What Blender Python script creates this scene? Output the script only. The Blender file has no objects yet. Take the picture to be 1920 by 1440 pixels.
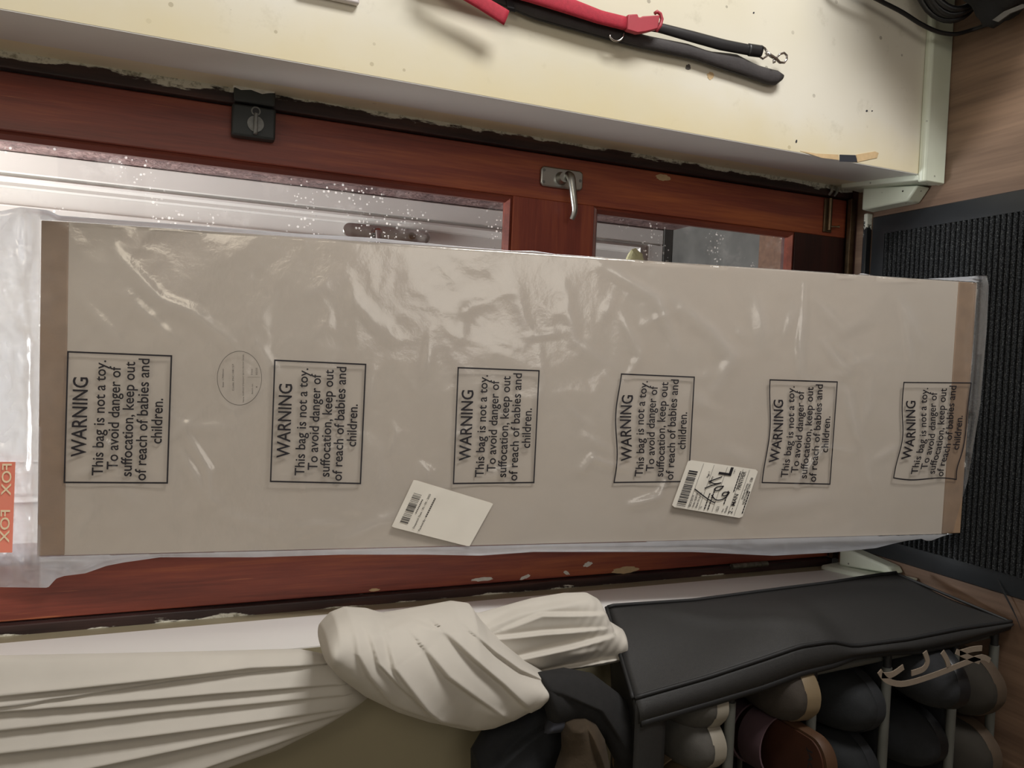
import bpy, bmesh, math, random
import numpy as np
from mathutils import Vector, Matrix
random.seed(7); np.random.seed(7)
S = bpy.context.scene
COL = S.collection
# ------------------------------------------------------------------ camera
F = 1442.0; CX, CY = 960.0, 720.0
_dn = np.array([4423.0 - CX, 813.0 - CY, F]); _dn /= np.linalg.norm(_dn)
_DY = 648.0
_fw = np.array([-(_dn[2]*F + _dn[1]*(_DY - CY))/_dn[0], _DY - CY, F]); _fw /= np.linalg.norm(_fw)
_rt = np.cross(_dn, _fw)
if _rt[1] > 0: _rt = -_rt
R = np.array([_rt, _fw, -_dn])
CAM = np.array([0.0, -1.42, 1.45])
cam = bpy.data.cameras.new('camera'); camo = bpy.data.objects.new('camera', cam); COL.objects.link(camo)
cam.sensor_fit = 'HORIZONTAL'; cam.sensor_width = 36.0; cam.lens = 36.0*F/1920.0; cam.clip_start = 0.02
M = Matrix.Identity(4)
for i in range(3):
    M[i][0] = R[i][0]; M[i][1] = -R[i][1]; M[i][2] = -R[i][2]; M[i][3] = CAM[i]
camo.matrix_world = M
S.camera = camo
# ------------------------------------------------------------------ light
S.view_settings.view_transform = 'Standard'; S.view_settings.look = 'None'
S.view_settings.gamma = 1.0; S.view_settings.exposure = 0.0; S.view_settings.use_curve_mapping = False
W = bpy.data.worlds.new('world'); S.world = W; W.use_nodes = True
W.node_tree.nodes['Background'].inputs[0].default_value = (1.0, 0.96, 0.90, 1); W.node_tree.nodes['Background'].inputs[1].default_value = 0.10
def area(name, loc, target, size, power, color, sy=None):
    l = bpy.data.lights.new(name, 'AREA'); l.energy = power; l.color = color
    l.shape = 'RECTANGLE'; l.size = size; l.size_y = sy or size
    o = bpy.data.objects.new(name, l); COL.objects.link(o); o.location = loc
    o.rotation_euler = (Vector(target) - Vector(loc)).to_track_quat('-Z', 'Y').to_euler()
    return o
area('window_light_right', (1.90, -1.45, 0.60), (0.1, -0.25, 0.75), 0.5, 43, (1.0, 0.985, 0.96), 0.9)
area('room_light_ceiling', (0.9, -2.1, 2.25), (0.2, -0.2, 0.9), 0.6, 5, (1.0, 0.90, 0.74))
area('added_fill_back', (0.55, -3.1, 1.15), (0.0, -0.2, 0.8), 0.9, 7, (1.0, 0.95, 0.88), 1.1)  # added fill behind the camera, for front light and film reflections
area('porch_skylight', (-0.10, 0.42, 3.5), (-0.05, 0.45, 0.0), 1.0, 185, (0.97, 0.98, 1.0), 0.55)

# ------------------------------------------------------------------ pixel rays
def ray(x, y): return R @ np.array([x - CX, y - CY, F])
def on(x, y, axis, val):
    d = ray(x, y); t = (val - CAM[axis])/d[axis]
    return CAM + t*d
def onp(x, y, axis, val): return Vector(on(x, y, axis, val))

# ------------------------------------------------------------------ materials
def lin(c):
    return tuple(((v/255.0)/12.92 if v/255.0 <= 0.04045 else (((v/255.0)+0.055)/1.055)**2.4) for v in c) + (1,)
class N:
    def __init__(s, name):
        s.m = bpy.data.materials.new(name); s.m.use_nodes = True; s.t = s.m.node_tree
        s.b = s.t.nodes['Principled BSDF']; s.out = s.t.nodes['Material Output']
    def n(s, typ, **kw):
        o = s.t.nodes.new(typ)
        for k, v in kw.items():
            if k in o.inputs.keys(): o.inputs[k].default_value = v
            else: setattr(o, k, v)
        return o
    def l(s, a, b): s.t.links.new(a, b)
    def coord(s, scale=(1,1,1), rot=(0,0,0)):
        tc = s.n('ShaderNodeTexCoord'); mp = s.n('ShaderNodeMapping')
        mp.inputs['Scale'].default_value = scale; mp.inputs['Rotation'].default_value = rot
        s.l(tc.outputs['Object'], mp.inputs['Vector']); return mp.outputs['Vector']
    def noise(s, vec, scale, detail=4, rough=0.55):
        o = s.n('ShaderNodeTexNoise'); o.inputs['Scale'].default_value = scale; o.inputs['Detail'].default_value = detail; o.inputs['Roughness'].default_value = rough
        s.l(vec, o.inputs['Vector']); return o.outputs['Fac']
    def ramp(s, fac, stops):
        o = s.n('ShaderNodeValToRGB'); e = o.color_ramp.elements
        while len(e) < len(stops): e.new(0.5)
        for i, (p, c) in enumerate(stops): e[i].position = p; e[i].color = c
        s.l(fac, o.inputs['Fac']); return o.outputs['Color']
    def mix(s, fac, a, b):
        o = s.n('ShaderNodeMix', data_type='RGBA')
        for sock, v in ((o.inputs[0], fac), (o.inputs[6], a), (o.inputs[7], b)):
            if hasattr(v, 'is_output'): s.l(v, sock)
            else: sock.default_value = v
        return o.outputs[2]
    def math(s, op, a, b=0.0, c=None):
        o = s.n('ShaderNodeMath', operation=op)
        for sock, v in zip(o.inputs, (a, b, c if c is not None else 0.0)):
            if hasattr(v, 'is_output'): s.l(v, sock)
            else: sock.default_value = v
        return o.outputs[0]
    def step(s, v, lo, hi):
        o = s.n('ShaderNodeMapRange'); o.inputs[1].default_value = lo; o.inputs[2].default_value = hi
        s.l(v, o.inputs[0]); return o.outputs[0]
    def bump(s, h, strength, dist=0.002):
        o = s.n('ShaderNodeBump'); o.inputs['Strength'].default_value = strength; o.inputs['Distance'].default_value = dist
        s.l(h, o.inputs['Height']); s.l(o.outputs['Normal'], s.b.inputs['Normal'])
    def base(s, c):
        if hasattr(c, 'is_output'): s.l(c, s.b.inputs['Base Color'])
        else: s.b.inputs['Base Color'].default_value = c
def simple(name, rgb, rough=0.6, metal=0.0, var=0.12, scale=30.0, bump=0.0, spec=0.5, sheen=0.0):
    k = N(name); v = k.coord(); f = k.noise(v, scale)
    c = lin(rgb); d = tuple(x*(1-var) for x in c[:3]) + (1,); u = tuple(min(1, x*(1+var)) for x in c[:3]) + (1,)
    k.base(k.ramp(f, [(0.3, d), (0.7, u)])); k.b.inputs['Roughness'].default_value = rough; k.b.inputs['Metallic'].default_value = metal
    k.b.inputs['Specular IOR Level'].default_value = spec
    if sheen: k.b.inputs['Sheen Weight'].default_value = sheen
    if bump: k.bump(k.noise(v, scale*6), bump)
    return k.m
def wood(name, dark, mid, light, axis, rough=0.42, scale=1.0, bump=0.15, scratch=False):
    k = N(name); sc = [38*scale]*3; sc[axis] = 2.2*scale
    v = k.coord(tuple(sc)); f = k.noise(v, 1.0, 6, 0.62)
    sc2 = [5*scale]*3; sc2[axis] = 0.9*scale
    g = k.noise(k.coord(tuple(sc2)), 1.0, 3)
    sc3 = [240*scale]*3; sc3[axis] = 9*scale
    p = k.noise(k.coord(tuple(sc3)), 1.0, 2)
    h = k.math('ADD', k.math('MULTIPLY', f, 0.45), k.math('ADD', k.math('MULTIPLY', g, 0.4), k.math('MULTIPLY', p, 0.15)))
    c = k.ramp(h, [(0.36, lin(dark)), (0.5, lin(mid)), (0.66, lin(light))])
    if scratch:
        sc4 = [170]*3; sc4[axis] = 5
        sk = k.math('MULTIPLY', k.step(k.noise(k.coord(tuple(sc4)), 1.0, 2), 0.66, 0.70), k.step(k.noise(k.coord(), 6.0, 2), 0.52, 0.60))
        c = k.mix(k.math('MULTIPLY', sk, 0.55), c, lin((196,122,80)))
    k.base(c)
    k.b.inputs['Roughness'].default_value = rough; k.bump(p, bump, 0.001)
    return k.m
m_door_v = wood('varnished_red_hardwood_upright', (100,46,38), (140,68,52), (186,104,62), 2, scratch=True)
m_door_h = wood('varnished_red_hardwood_crosswise', (108,48,38), (138,64,50), (172,92,60), 0)
m_bottom = wood('dark_worn_shaded_hardwood', (38,26,24), (58,34,30), (80,38,32), 0, 0.45)  # worn sill wood; on the bottom rail the dark tone includes its shade
m_bead = wood('bead_hardwood', (92,44,36), (118,58,46), (146,80,62), 2, 0.35)
m_floor = wood('brown_laminate', (74,56,44), (104,82,66), (138,112,92), 1, 0.42, 0.55, 0.08)
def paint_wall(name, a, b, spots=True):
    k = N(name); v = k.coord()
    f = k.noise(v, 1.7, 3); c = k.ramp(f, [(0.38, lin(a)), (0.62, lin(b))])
    if spots:
        vo = k.n('ShaderNodeTexVoronoi'); vo.inputs['Scale'].default_value = 26; k.l(v, vo.inputs['Vector'])
        sp = k.math('MULTIPLY', k.math('LESS_THAN', vo.outputs['Distance'], 0.10), k.step(k.noise(v, 9, 2), 0.50, 0.57))
        c = k.mix(k.math('MULTIPLY', sp, 0.55), c, lin((120,112,98)))
        smudge = k.step(k.noise(v, 14, 6, 0.7), 0.60, 0.78)
        c = k.mix(k.math('MULTIPLY', smudge, 0.40), c, lin((168,160,138)))
        sx = k.n('ShaderNodeSeparateXYZ'); k.l(v, sx.inputs[0])
        edge = k.math('ADD', sx.outputs['X'], k.math('MULTIPLY', k.noise(v, 11, 4), 0.10))
        c = k.mix(k.math('MULTIPLY', k.step(edge, 0.56, 0.46), 0.6), c, lin((220,204,156)))
    k.base(c); k.b.inputs['Roughness'].default_value = 0.38; k.bump(k.noise(v, 60, 3), 0.06, 0.002)
    return k.m
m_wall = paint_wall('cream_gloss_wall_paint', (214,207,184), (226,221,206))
m_wall_l = paint_wall('beige_wall_paint_shaded', (146,137,112), (156,147,122), False)  # beige lowered to hold the shade on the wall by the curtain
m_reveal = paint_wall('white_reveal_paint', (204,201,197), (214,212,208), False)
m_reveal_l = paint_wall('white_reveal_paint_lit_side', (232,230,226), (238,236,232), False)  # same white paint, made lighter because this reveal catches the light
def skirting_mat():
    k = N('chipped_pale_green_skirting'); v = k.coord()
    c = k.ramp(k.noise(v, 5, 3), [(0.35, lin((196,202,182))), (0.65, lin((216,222,206)))])
    vo = k.n('ShaderNodeTexVoronoi'); vo.inputs['Scale'].default_value = 48; k.l(v, vo.inputs['Vector'])
    sp = k.math('MULTIPLY', k.math('LESS_THAN', vo.outputs['Distance'], 0.12), k.step(k.noise(v, 13, 2), 0.54, 0.6))
    k.base(k.mix(sp, c, lin((60,58,48)))); k.b.inputs['Roughness'].default_value = 0.35
    return k.m
m_skirt = skirting_mat()
def ragged_jamb(name, sign, edge):
    k = N(name); tc = k.n('ShaderNodeTexCoord'); sx = k.n('ShaderNodeSeparateXYZ'); k.l(tc.outputs['Object'], sx.inputs[0])
    vs = k.coord((1, 1, 0.22))
    v = k.coord()
    a = k.math('MULTIPLY', k.math('SUBTRACT', k.noise(vs, 42, 5, 0.65), 0.5), 0.046)
    b = k.math('MULTIPLY', k.math('SUBTRACT', k.noise(v, 7, 2), 0.5), 0.030)
    e = k.math('ADD', k.math('MULTIPLY', sx.outputs['X'], sign), k.math('ADD', a, b))
    msk = k.step(e, edge - 0.0012, edge + 0.0012)
    vo = k.n('ShaderNodeTexVoronoi'); vo.inputs['Scale'].default_value = 34; k.l(vs, vo.inputs['Vector'])
    chip = k.math('MULTIPLY', k.math('LESS_THAN', vo.outputs['Distance'], 0.13), k.step(k.noise(v, 11, 3), 0.58, 0.61))
    msk = k.math('MAXIMUM', msk, chip)
    dk = k.ramp(k.noise(k.coord((60,60,4)), 1, 5), [(0.35, lin((36,24,24))), (0.55, lin((62,42,40))), (0.72, lin((84,54,46)))])
    wh = k.ramp(k.noise(v, 70, 5, 0.7), [(0.36, lin((150,146,128))), (0.5, lin((222,219,206)))])
    k.base(k.mix(msk, dk, wh)); k.b.inputs['Roughness'].default_value = 0.42; k.bump(msk, 0.5, 0.001)
    return k.m
m_jamb_r = ragged_jamb('dark_jamb_with_ragged_paint_right', 1, 0.4335)
m_jamb_l = ragged_jamb('dark_jamb_with_ragged_paint_left', -1, 0.4705)
def glass_mat():
    k = N('spattered_glass'); v = k.coord()
    tr = k.n('ShaderNodeBsdfTransparent'); tr.inputs[0].default_value = (0.94, 0.95, 0.95, 1)
    gl = k.n('ShaderNodeBsdfGlossy'); gl.inputs['Roughness'].default_value = 0.02
    df = k.n('ShaderNodeBsdfDiffuse'); df.inputs[0].default_value = (0.92, 0.92, 0.9, 1)
    tl = k.n('ShaderNodeBsdfTranslucent'); tl.inputs[0].default_value = (0.92, 0.92, 0.9, 1)
    ad = k.n('ShaderNodeAddShader'); k.l(df.outputs[0], ad.inputs[0]); k.l(tl.outputs[0], ad.inputs[1])
    lw = k.n('ShaderNodeLayerWeight'); fr = k.math('ADD', k.math('MULTIPLY', k.math('POWER', lw.outputs['Facing'], 5.0), 0.6), 0.008)
    m1 = k.n('ShaderNodeMixShader'); k.l(fr, m1.inputs[0]); k.l(tr.outputs[0], m1.inputs[1]); k.l(gl.outputs[0], m1.inputs[2])
    vo = k.n('ShaderNodeTexVoronoi'); vo.inputs['Scale'].default_value = 130; k.l(v, vo.inputs['Vector'])
    rnd = k.n('ShaderNodeSeparateColor'); k.l(vo.outputs['Color'], rnd.inputs[0])
    dots = k.math('MULTIPLY', k.math('LESS_THAN', vo.outputs['Distance'], k.math('MULTIPLY', rnd.outputs[0], 0.30)), k.step(k.noise(v, 10, 3), 0.53, 0.60))
    haze = k.math('MULTIPLY', k.step(k.noise(v, 16, 5, 0.7), 0.56, 0.8), 0.12)
    f = k.math('MAXIMUM', k.math('MULTIPLY', dots, 0.75), haze)
    m2 = k.n('ShaderNodeMixShader'); k.l(f, m2.inputs[0]); k.l(m1.outputs[0], m2.inputs[1]); k.l(ad.outputs[0], m2.inputs[2])
    k.l(m2.outputs[0], k.out.inputs[0]); return k.m
m_glass = glass_mat()
def film_mat():
    k = N('clear_polythene_film'); v = k.coord()
    at = k.n('ShaderNodeAttribute'); at.attribute_name = 'haze'
    tr = k.n('ShaderNodeBsdfTransparent'); tr.inputs[0].default_value = (0.97, 0.975, 0.98, 1)
    df = k.n('ShaderNodeBsdfDiffuse'); df.inputs[0].default_value = (0.88, 0.91, 0.97, 1)
    tl = k.n('ShaderNodeBsdfTranslucent'); tl.inputs[0].default_value = (0.90, 0.93, 0.98, 1)
    mm = k.n('ShaderNodeMixShader'); mm.inputs[0].default_value = 0.62; k.l(df.outputs[0], mm.inputs[1]); k.l(tl.outputs[0], mm.inputs[2])
    m1 = k.n('ShaderNodeMixShader'); k.l(at.outputs['Fac'], m1.inputs[0]); k.l(tr.outputs[0], m1.inputs[1]); k.l(mm.outputs[0], m1.inputs[2])
    gl = k.n('ShaderNodeBsdfGlossy'); gl.inputs['Roughness'].default_value = 0.17; gl.inputs[0].default_value = (1, 0.98, 0.94, 1)
    bp = k.n('ShaderNodeBump'); bp.inputs['Strength'].default_value = 0.22; bp.inputs['Distance'].default_value = 0.003
    k.l(k.noise(v, 55, 4, 0.6), bp.inputs['Height']); k.l(bp.outputs[0], gl.inputs['Normal'])
    lw = k.n('ShaderNodeLayerWeight'); k.l(bp.outputs[0], lw.inputs['Normal']); fr = k.math('ADD', k.math('MULTIPLY', k.math('POWER', lw.outputs['Facing'], 4.0), 0.45), 0.075)
    m2 = k.n('ShaderNodeMixShader'); k.l(fr, m2.inputs[0]); k.l(m1.outputs[0], m2.inputs[1]); k.l(gl.outputs[0], m2.inputs[2])
    k.l(m2.outputs[0], k.out.inputs[0]); return k.m
m_film = film_mat()
m_board = simple('beige_panel_board', (190,178,164), 0.55, 0, 0.03, 6)
m_cap = simple('brown_cardboard', (142,116,92), 0.75, 0, 0.10, 40, 0.1)
m_print = simple('black_print', (28,24,30), 0.6, 0, 0.1)
m_greyprint = simple('grey_print', (84,80,76), 0.7)
m_label = simple('white_label_paper', (226,220,208), 0.55, 0, 0.02, 12)
m_orange = simple('orange_tape', (243,144,122), 0.5, 0, 0.06, 14)
m_creamletter = simple('cream_letters', (246,226,190), 0.5, 0, 0.03)
m_curtain = simple('off_white_curtain_cotton', (196,190,180), 0.85, 0, 0.05, 9, 0.12, 0.3)
m_blackcloth = simple('black_nonwoven_fabric', (36,35,34), 0.55, 0, 0.14, 220, 0.25, 0.45)
m_piping = simple('black_piping', (18,18,19), 0.6, 0, 0.15, 60)
m_tube = simple('grey_coated_tube', (83,83,78), 0.4, 0, 0.06)
m_dark = simple('black_fabric', (22,23,26), 0.85, 0, 0.2, 60, 0.2)
m_greycloth = simple('dark_grey_fabric', (29,28,28), 0.9, 0, 0.15, 90, 0.2)
m_denim = simple('slate_fabric', (52,53,60), 0.9, 0, 0.15, 90, 0.2)
m_felt = simple('brown_suede', (61,49,34), 0.95, 0, 0.16, 40, 0.3)
m_cream = simple('cream_rubber', (114,98,74), 0.6, 0, 0.06)  # shoe colours are lowered to carry the shade inside the rack
m_whiterub = simple('white_rubber', (137,130,117), 0.55, 0, 0.05)
m_greyup = simple('pale_grey_canvas', (71,68,63), 0.85, 0, 0.1, 80, 0.2)
m_brownup = simple('taupe_canvas', (52,45,38), 0.85, 0, 0.12, 80, 0.2)
m_tan = simple('tan_leather_footbed', (58,31,18), 0.55, 0, 0.18, 14)
m_tanrim = simple('tan_leather_edge', (69,45,26), 0.6, 0, 0.1, 20)
m_mauve = simple('mauve_suede', (81,60,65), 0.8, 0, 0.08, 40)
m_beige = simple('beige_leather', (98,82,64), 0.6, 0, 0.1, 30)
m_olive = simple('dark_olive_suede', (33,28,20), 0.9, 0, 0.12, 40)
m_oliverim = simple('worn_olive_rim', (66,52,38), 0.8, 0, 0.1, 30)
m_slate = simple('dark_slate_canvas', (21,23,25), 0.85, 0, 0.14, 60, 0.2)
m_lace = simple('off_white_laces', (120,107,93), 0.8, 0, 0.06, 90)
m_metal = simple('satin_aluminium', (176,176,170), 0.30, 1.0, 0.06, 14)
m_chrome = simple('chrome', (196,192,190), 0.12, 1.0, 0.05)
m_brass = simple('tarnished_brass', (122,104,82), 0.45, 0.9, 0.2, 40)
m_hinge = simple('paint_specked_steel', (140,136,124), 0.45, 0.8, 0.3, 90)
m_latch = simple('black_lock_case', (54,58,58), 0.5, 0.1, 0.10, 40)
m_latchworn = simple('worn_grey_metal', (122,122,118), 0.45, 0.5, 0.2, 120)
m_red = simple('red_webbing', (168,34,54), 0.75, 0, 0.12, 160, 0.3)
m_redbuckle = simple('red_plastic_buckle', (168,56,68), 0.45, 0, 0.06)
m_pad = simple('black_padded_webbing', (58,54,54), 0.7, 0, 0.12, 60, 0.2)
m_black = simple('black_plastic', (22,22,24), 0.4, 0, 0.15, 30)
m_rim = simple('black_rubber_rim', (30,33,36), 0.38, 0, 0.1, 20)
m_whitedoor = simple('white_upvc', (222,218,212), 0.45, 0, 0.02, 6)
m_porch = simple('grey_outdoor_floor', (74,72,68), 0.9, 0, 0.25, 12)
m_coir = simple('brown_coir', (90,67,53), 0.95, 0, 0.2, 70, 0.3)
m_white = simple('white_plastic', (222,214,212), 0.4, 0, 0.02)
m_tape = simple('peeled_tan_paint', (206,178,136), 0.7, 0, 0.12, 60)
m_hole = simple('dark_hole', (44,46,54), 0.8)
m_pale = simple('crumpled_cream_paper', (226,220,176), 0.8, 0, 0.1, 40)
m_whitepaint = simple('thick_white_paint', (226,224,216), 0.5, 0, 0.1, 80, 0.3)
def brick_mat():
    k = N('rough_brown_brick'); v = k.coord()
    c = k.ramp(k.noise(v, 24, 6, 0.7), [(0.35, lin((92,70,68))), (0.55, lin((128,100,96))), (0.75, lin((160,136,128)))])
    k.base(c); k.b.inputs['Roughness'].default_value = 0.95; k.bump(k.noise(v, 60, 5), 0.8, 0.006); return k.m
m_brick = brick_mat()
def mat_pile():
    k = N('ribbed_grey_pile'); v = k.coord()
    c = k.ramp(k.noise(v, 420, 2, 0.8), [(0.40, lin((22,23,25))), (0.58, lin((48,50,52))), (0.76, lin((106,108,106)))])
    k.base(c); k.b.inputs['Roughness'].default_value = 0.95; k.b.inputs['Specular IOR Level'].default_value = 0.15
    k.bump(k.noise(v, 300, 2), 0.6, 0.003); return k.m
m_pile = mat_pile()

# ------------------------------------------------------------------ object helpers
WO = {}
def tag(o, label=None, cat=None, group=None, kind=None):
    for k_, v_ in (('label', label), ('category', cat), ('group', group), ('kind', kind)):
        if v_: o[k_] = v_
    return o
def empty(name, loc, label=None, cat=None, group=None, kind=None):
    o = bpy.data.objects.new(name, None); o.empty_display_size = 0.05; COL.objects.link(o); o.location = loc
    WO[o.name] = Vector(loc); return tag(o, label, cat, group, kind)
class MB:
    def __init__(s): s.v = []; s.f = []
    def add(s, vs, fs):
        b = len(s.v); s.v += [tuple(p) for p in vs]; s.f += [tuple(i + b for i in q) for q in fs]; return s
    def box(s, x0, x1, y0, y1, z0, z1):
        vs = [(x, y, z) for x in (x0, x1) for y in (y0, y1) for z in (z0, z1)]
        return s.add(vs, [(0,1,3,2), (4,6,7,5), (0,4,5,1), (2,3,7,6), (0,2,6,4), (1,5,7,3)])
    def hexa(s, lo, hi):      # two 4-rings
        return s.add(list(lo) + list(hi), [(3,2,1,0), (4,5,6,7), (0,1,5,4), (1,2,6,5), (2,3,7,6), (3,0,4,7)])
    def tube(s, pts, r, seg=10, closed=False, cap=True):
        pts = [Vector(p) for p in pts]; n = len(pts); rr = r if isinstance(r, (list, tuple)) else [r]*n
        ref = None; rings = []
        for i, p in enumerate(pts):
            a = pts[(i - 1) % n] if (closed or i > 0) else p; b = pts[(i + 1) % n] if (closed or i < n - 1) else p
            t = (b - a).normalized()
            if ref is None:
                ref = t.orthogonal().normalized()
            ref = (ref - t*ref.dot(t)).normalized(); bi = t.cross(ref)
            rings.append([p + (ref*math.cos(2*math.pi*k/seg) + bi*math.sin(2*math.pi*k/seg))*rr[i] for k in range(seg)])
        vs = [q for g in rings for q in g]; fs = []
        for i in range(n if closed else n - 1):
            j = (i + 1) % n
            for k in range(seg):
                fs.append((i*seg + k, i*seg + (k+1) % seg, j*seg + (k+1) % seg, j*seg + k))
        if cap and not closed:
            fs.append(tuple(range(seg))[::-1]); fs.append(tuple((n-1)*seg + k for k in range(seg)))
        return s.add(vs, fs)
    def prism(s, outline, d):   # outline: 3-D loop, extruded by vector d
        n = len(outline); d = Vector(d); a = [Vector(p) for p in outline]
        fs = [tuple(range(n))[::-1], tuple(range(n, 2*n))] + [(i, (i+1) % n, n + (i+1) % n, n + i) for i in range(n)]
        return s.add(a + [p + d for p in a], fs)
    def strap(s, pts, wv, nv, th):   # flat band along pts, half-width vectors wv, thickness th along nv
        n = len(pts); P_ = [Vector(p) for p in pts]
        wl = wv if isinstance(wv, list) else [wv]*n; nl = nv if isinstance(nv, list) else [nv]*n
        vs = []
        for p, w_, k in zip(P_, wl, nl):
            w_ = Vector(w_); k = Vector(k)*th
            vs += [p - w_, p + w_, p + w_ + k, p - w_ + k]
        fs = [(0,1,2,3), tuple(4*(n-1) + q for q in (3,2,1,0))]
        for i in range(n - 1):
            for q in range(4):
                fs.append((4*i + q, 4*(i+1) + q, 4*(i+1) + (q+1) % 4, 4*i + (q+1) % 4))
        return s.add(vs, fs)
    def grid(s, G, back=None):     # G: array rows x cols x 3; back: second sheet -> closed body
        r, c = len(G), len(G[0]); vs = [p for row in G for p in row]; fs = []
        for i in range(r - 1):
            for j in range(c - 1): fs.append((i*c + j, i*c + j + 1, (i+1)*c + j + 1, (i+1)*c + j))
        if back is not None:
            o = len(vs); vs += [p for row in back for p in row]
            for i in range(r - 1):
                for j in range(c - 1): fs.append((o + i*c + j, o + (i+1)*c + j, o + (i+1)*c + j + 1, o + i*c + j + 1))
            loop = [j for j in range(c)] + [i*c + c - 1 for i in range(1, r)] + [(r-1)*c + j for j in range(c - 2, -1, -1)] + [i*c for i in range(r - 2, 0, -1)]
            for a, b in zip(loop, loop[1:] + loop[:1]): fs.append((a, o + a, o + b, b))
        return s.add(vs, fs)
    def build(s, name, m, parent=None, smooth=False, bevel=0.0, seg=2, subsurf=0, solid=0.0, angle=40):
        me = bpy.data.meshes.new(name); org = WO.get(parent.name, Vector((0,0,0))) if parent else Vector((0,0,0))
        me.from_pydata([(p[0]-org[0], p[1]-org[1], p[2]-org[2]) for p in s.v], [], s.f); me.validate()
        bm = bmesh.new(); bm.from_mesh(me); bmesh.ops.recalc_face_normals(bm, faces=bm.faces); bm.to_mesh(me); bm.free()
        if m: me.materials.append(m)
        o = bpy.data.objects.new(name, me); COL.objects.link(o)
        if parent: o.parent = parent
        WO[o.name] = org
        if smooth or bevel:
            for p in me.polygons: p.use_smooth = True
            if smooth != 'all': me.set_sharp_from_angle(angle=math.radians(angle))
        if solid:
            md = o.modifiers.new('solid', 'SOLIDIFY'); md.thickness = solid; md.offset = 0
        if bevel:
            md = o.modifiers.new('bevel', 'BEVEL'); md.width = bevel; md.segments = seg; md.limit_method = 'ANGLE'; md.harden_normals = False
        if subsurf:
            md = o.modifiers.new('sub', 'SUBSURF'); md.levels = subsurf; md.render_levels = subsurf
        return o
def spline(pts, n):
    """Catmull-Rom through pts (any dimension), n samples."""
    P_ = np.array([tuple(p) for p in pts], float); k = len(P_)
    if k == 2: return [P_[0] + (P_[1]-P_[0])*t for t in np.linspace(0, 1, n)]
    out = []
    for u in np.linspace(0, k - 1, n):
        i = min(int(u), k - 2); t = u - i
        p0, p1, p2, p3 = P_[max(i-1,0)], P_[i], P_[i+1], P_[min(i+2,k-1)]
        out.append(0.5*((2*p1) + (-p0+p2)*t + (2*p0-5*p1+4*p2-p3)*t*t + (-p0+3*p1-3*p2+p3)*t**3))
    return out
def poly(pts, n):
    """even samples along a polyline."""
    P_ = np.array(pts, float); d = np.r_[0, np.cumsum(np.linalg.norm(np.diff(P_, axis=0), axis=1))]
    t = np.linspace(0, d[-1], n); return np.stack([np.interp(t, d, P_[:, i]) for i in range(P_.shape[1])], 1)
def segdist(X, Y, pts):
    """distance, signed side and end-overshoot of points to a polyline."""
    best = np.full(X.shape, 1e9); side = np.zeros(X.shape); along = np.zeros(X.shape)
    L = 0; tot = sum(math.dist(a, b) for a, b in zip(pts, pts[1:]))
    for a, b in zip(pts, pts[1:]):
        ax, ay = a; dx, dy = b[0]-ax, b[1]-ay; l2 = dx*dx + dy*dy
        t = np.clip(((X-ax)*dx + (Y-ay)*dy)/l2, 0, 1); px, py = ax + t*dx, ay + t*dy
        d = np.hypot(X-px, Y-py); m = d < best
        best = np.where(m, d, best); side = np.where(m, np.sign(dx*(Y-ay) - dy*(X-ax)), side)
        along = np.where(m, (L + t*math.sqrt(l2))/tot, along); L += math.sqrt(l2)
    return best, side, along
def ridge(X, Y, pts, amp, w):
    d, s, al = segdist(X, Y, pts); return amp*np.exp(-(d/w)**2)*(0.35 + 0.65*np.sin(np.pi*np.clip(al, 0.05, 0.95)))
def lip(X, Y, pts, amp, w, sg):
    """cloth layer edge: full height at the edge, dropping at once on one side, easing off on the other."""
    d, s, al = segdist(X, Y, pts); e = np.sin(np.pi*np.clip(al, 0.03, 0.97))**0.5
    f = s*sg*d; wn = 0.10*w; amp = amp*1.2; st = 0.5 + 0.5*np.tanh(f/wn)
    return (amp*st*np.exp(-np.abs(f)/w*np.where(f > 0, 1, 0)) - 0.30*amp*(1 - st)*np.exp(-(d/(0.55*w))**2))*e

# ================================================================== SETTING
def slab(name, m, boxes, kind='structure', **kw):
    b = MB()
    for q in boxes: b.box(*q)
    o = b.build(name, m, None, **kw); tag(o, kind=kind); return o
YW = -0.242           # face of the room's front wall
slab('floor', m_floor, [(-1.7, 2.3, -3.2, -0.03, -0.06, 0.0)])
b = MB(); b.hexa([(0.42,YW,-0.01), (2.3,YW,-0.01), (2.3,0.06,-0.01), (0.446,0.06,-0.01)], [(0.42,YW,2.45), (2.3,YW,2.45), (2.3,0.06,2.45), (0.446,0.06,2.45)])
tag(b.build('wall_right', m_wall, None), kind='structure')
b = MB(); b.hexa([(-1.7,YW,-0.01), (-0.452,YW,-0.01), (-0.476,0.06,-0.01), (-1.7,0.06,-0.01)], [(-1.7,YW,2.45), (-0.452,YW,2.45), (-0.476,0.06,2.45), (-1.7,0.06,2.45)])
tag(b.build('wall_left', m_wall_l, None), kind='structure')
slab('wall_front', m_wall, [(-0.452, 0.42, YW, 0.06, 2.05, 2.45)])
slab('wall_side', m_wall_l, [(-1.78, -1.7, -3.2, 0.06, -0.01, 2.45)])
slab('ceiling', m_reveal, [(-1.7, 2.3, -3.2, 0.06, 2.45, 2.5)])
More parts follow.
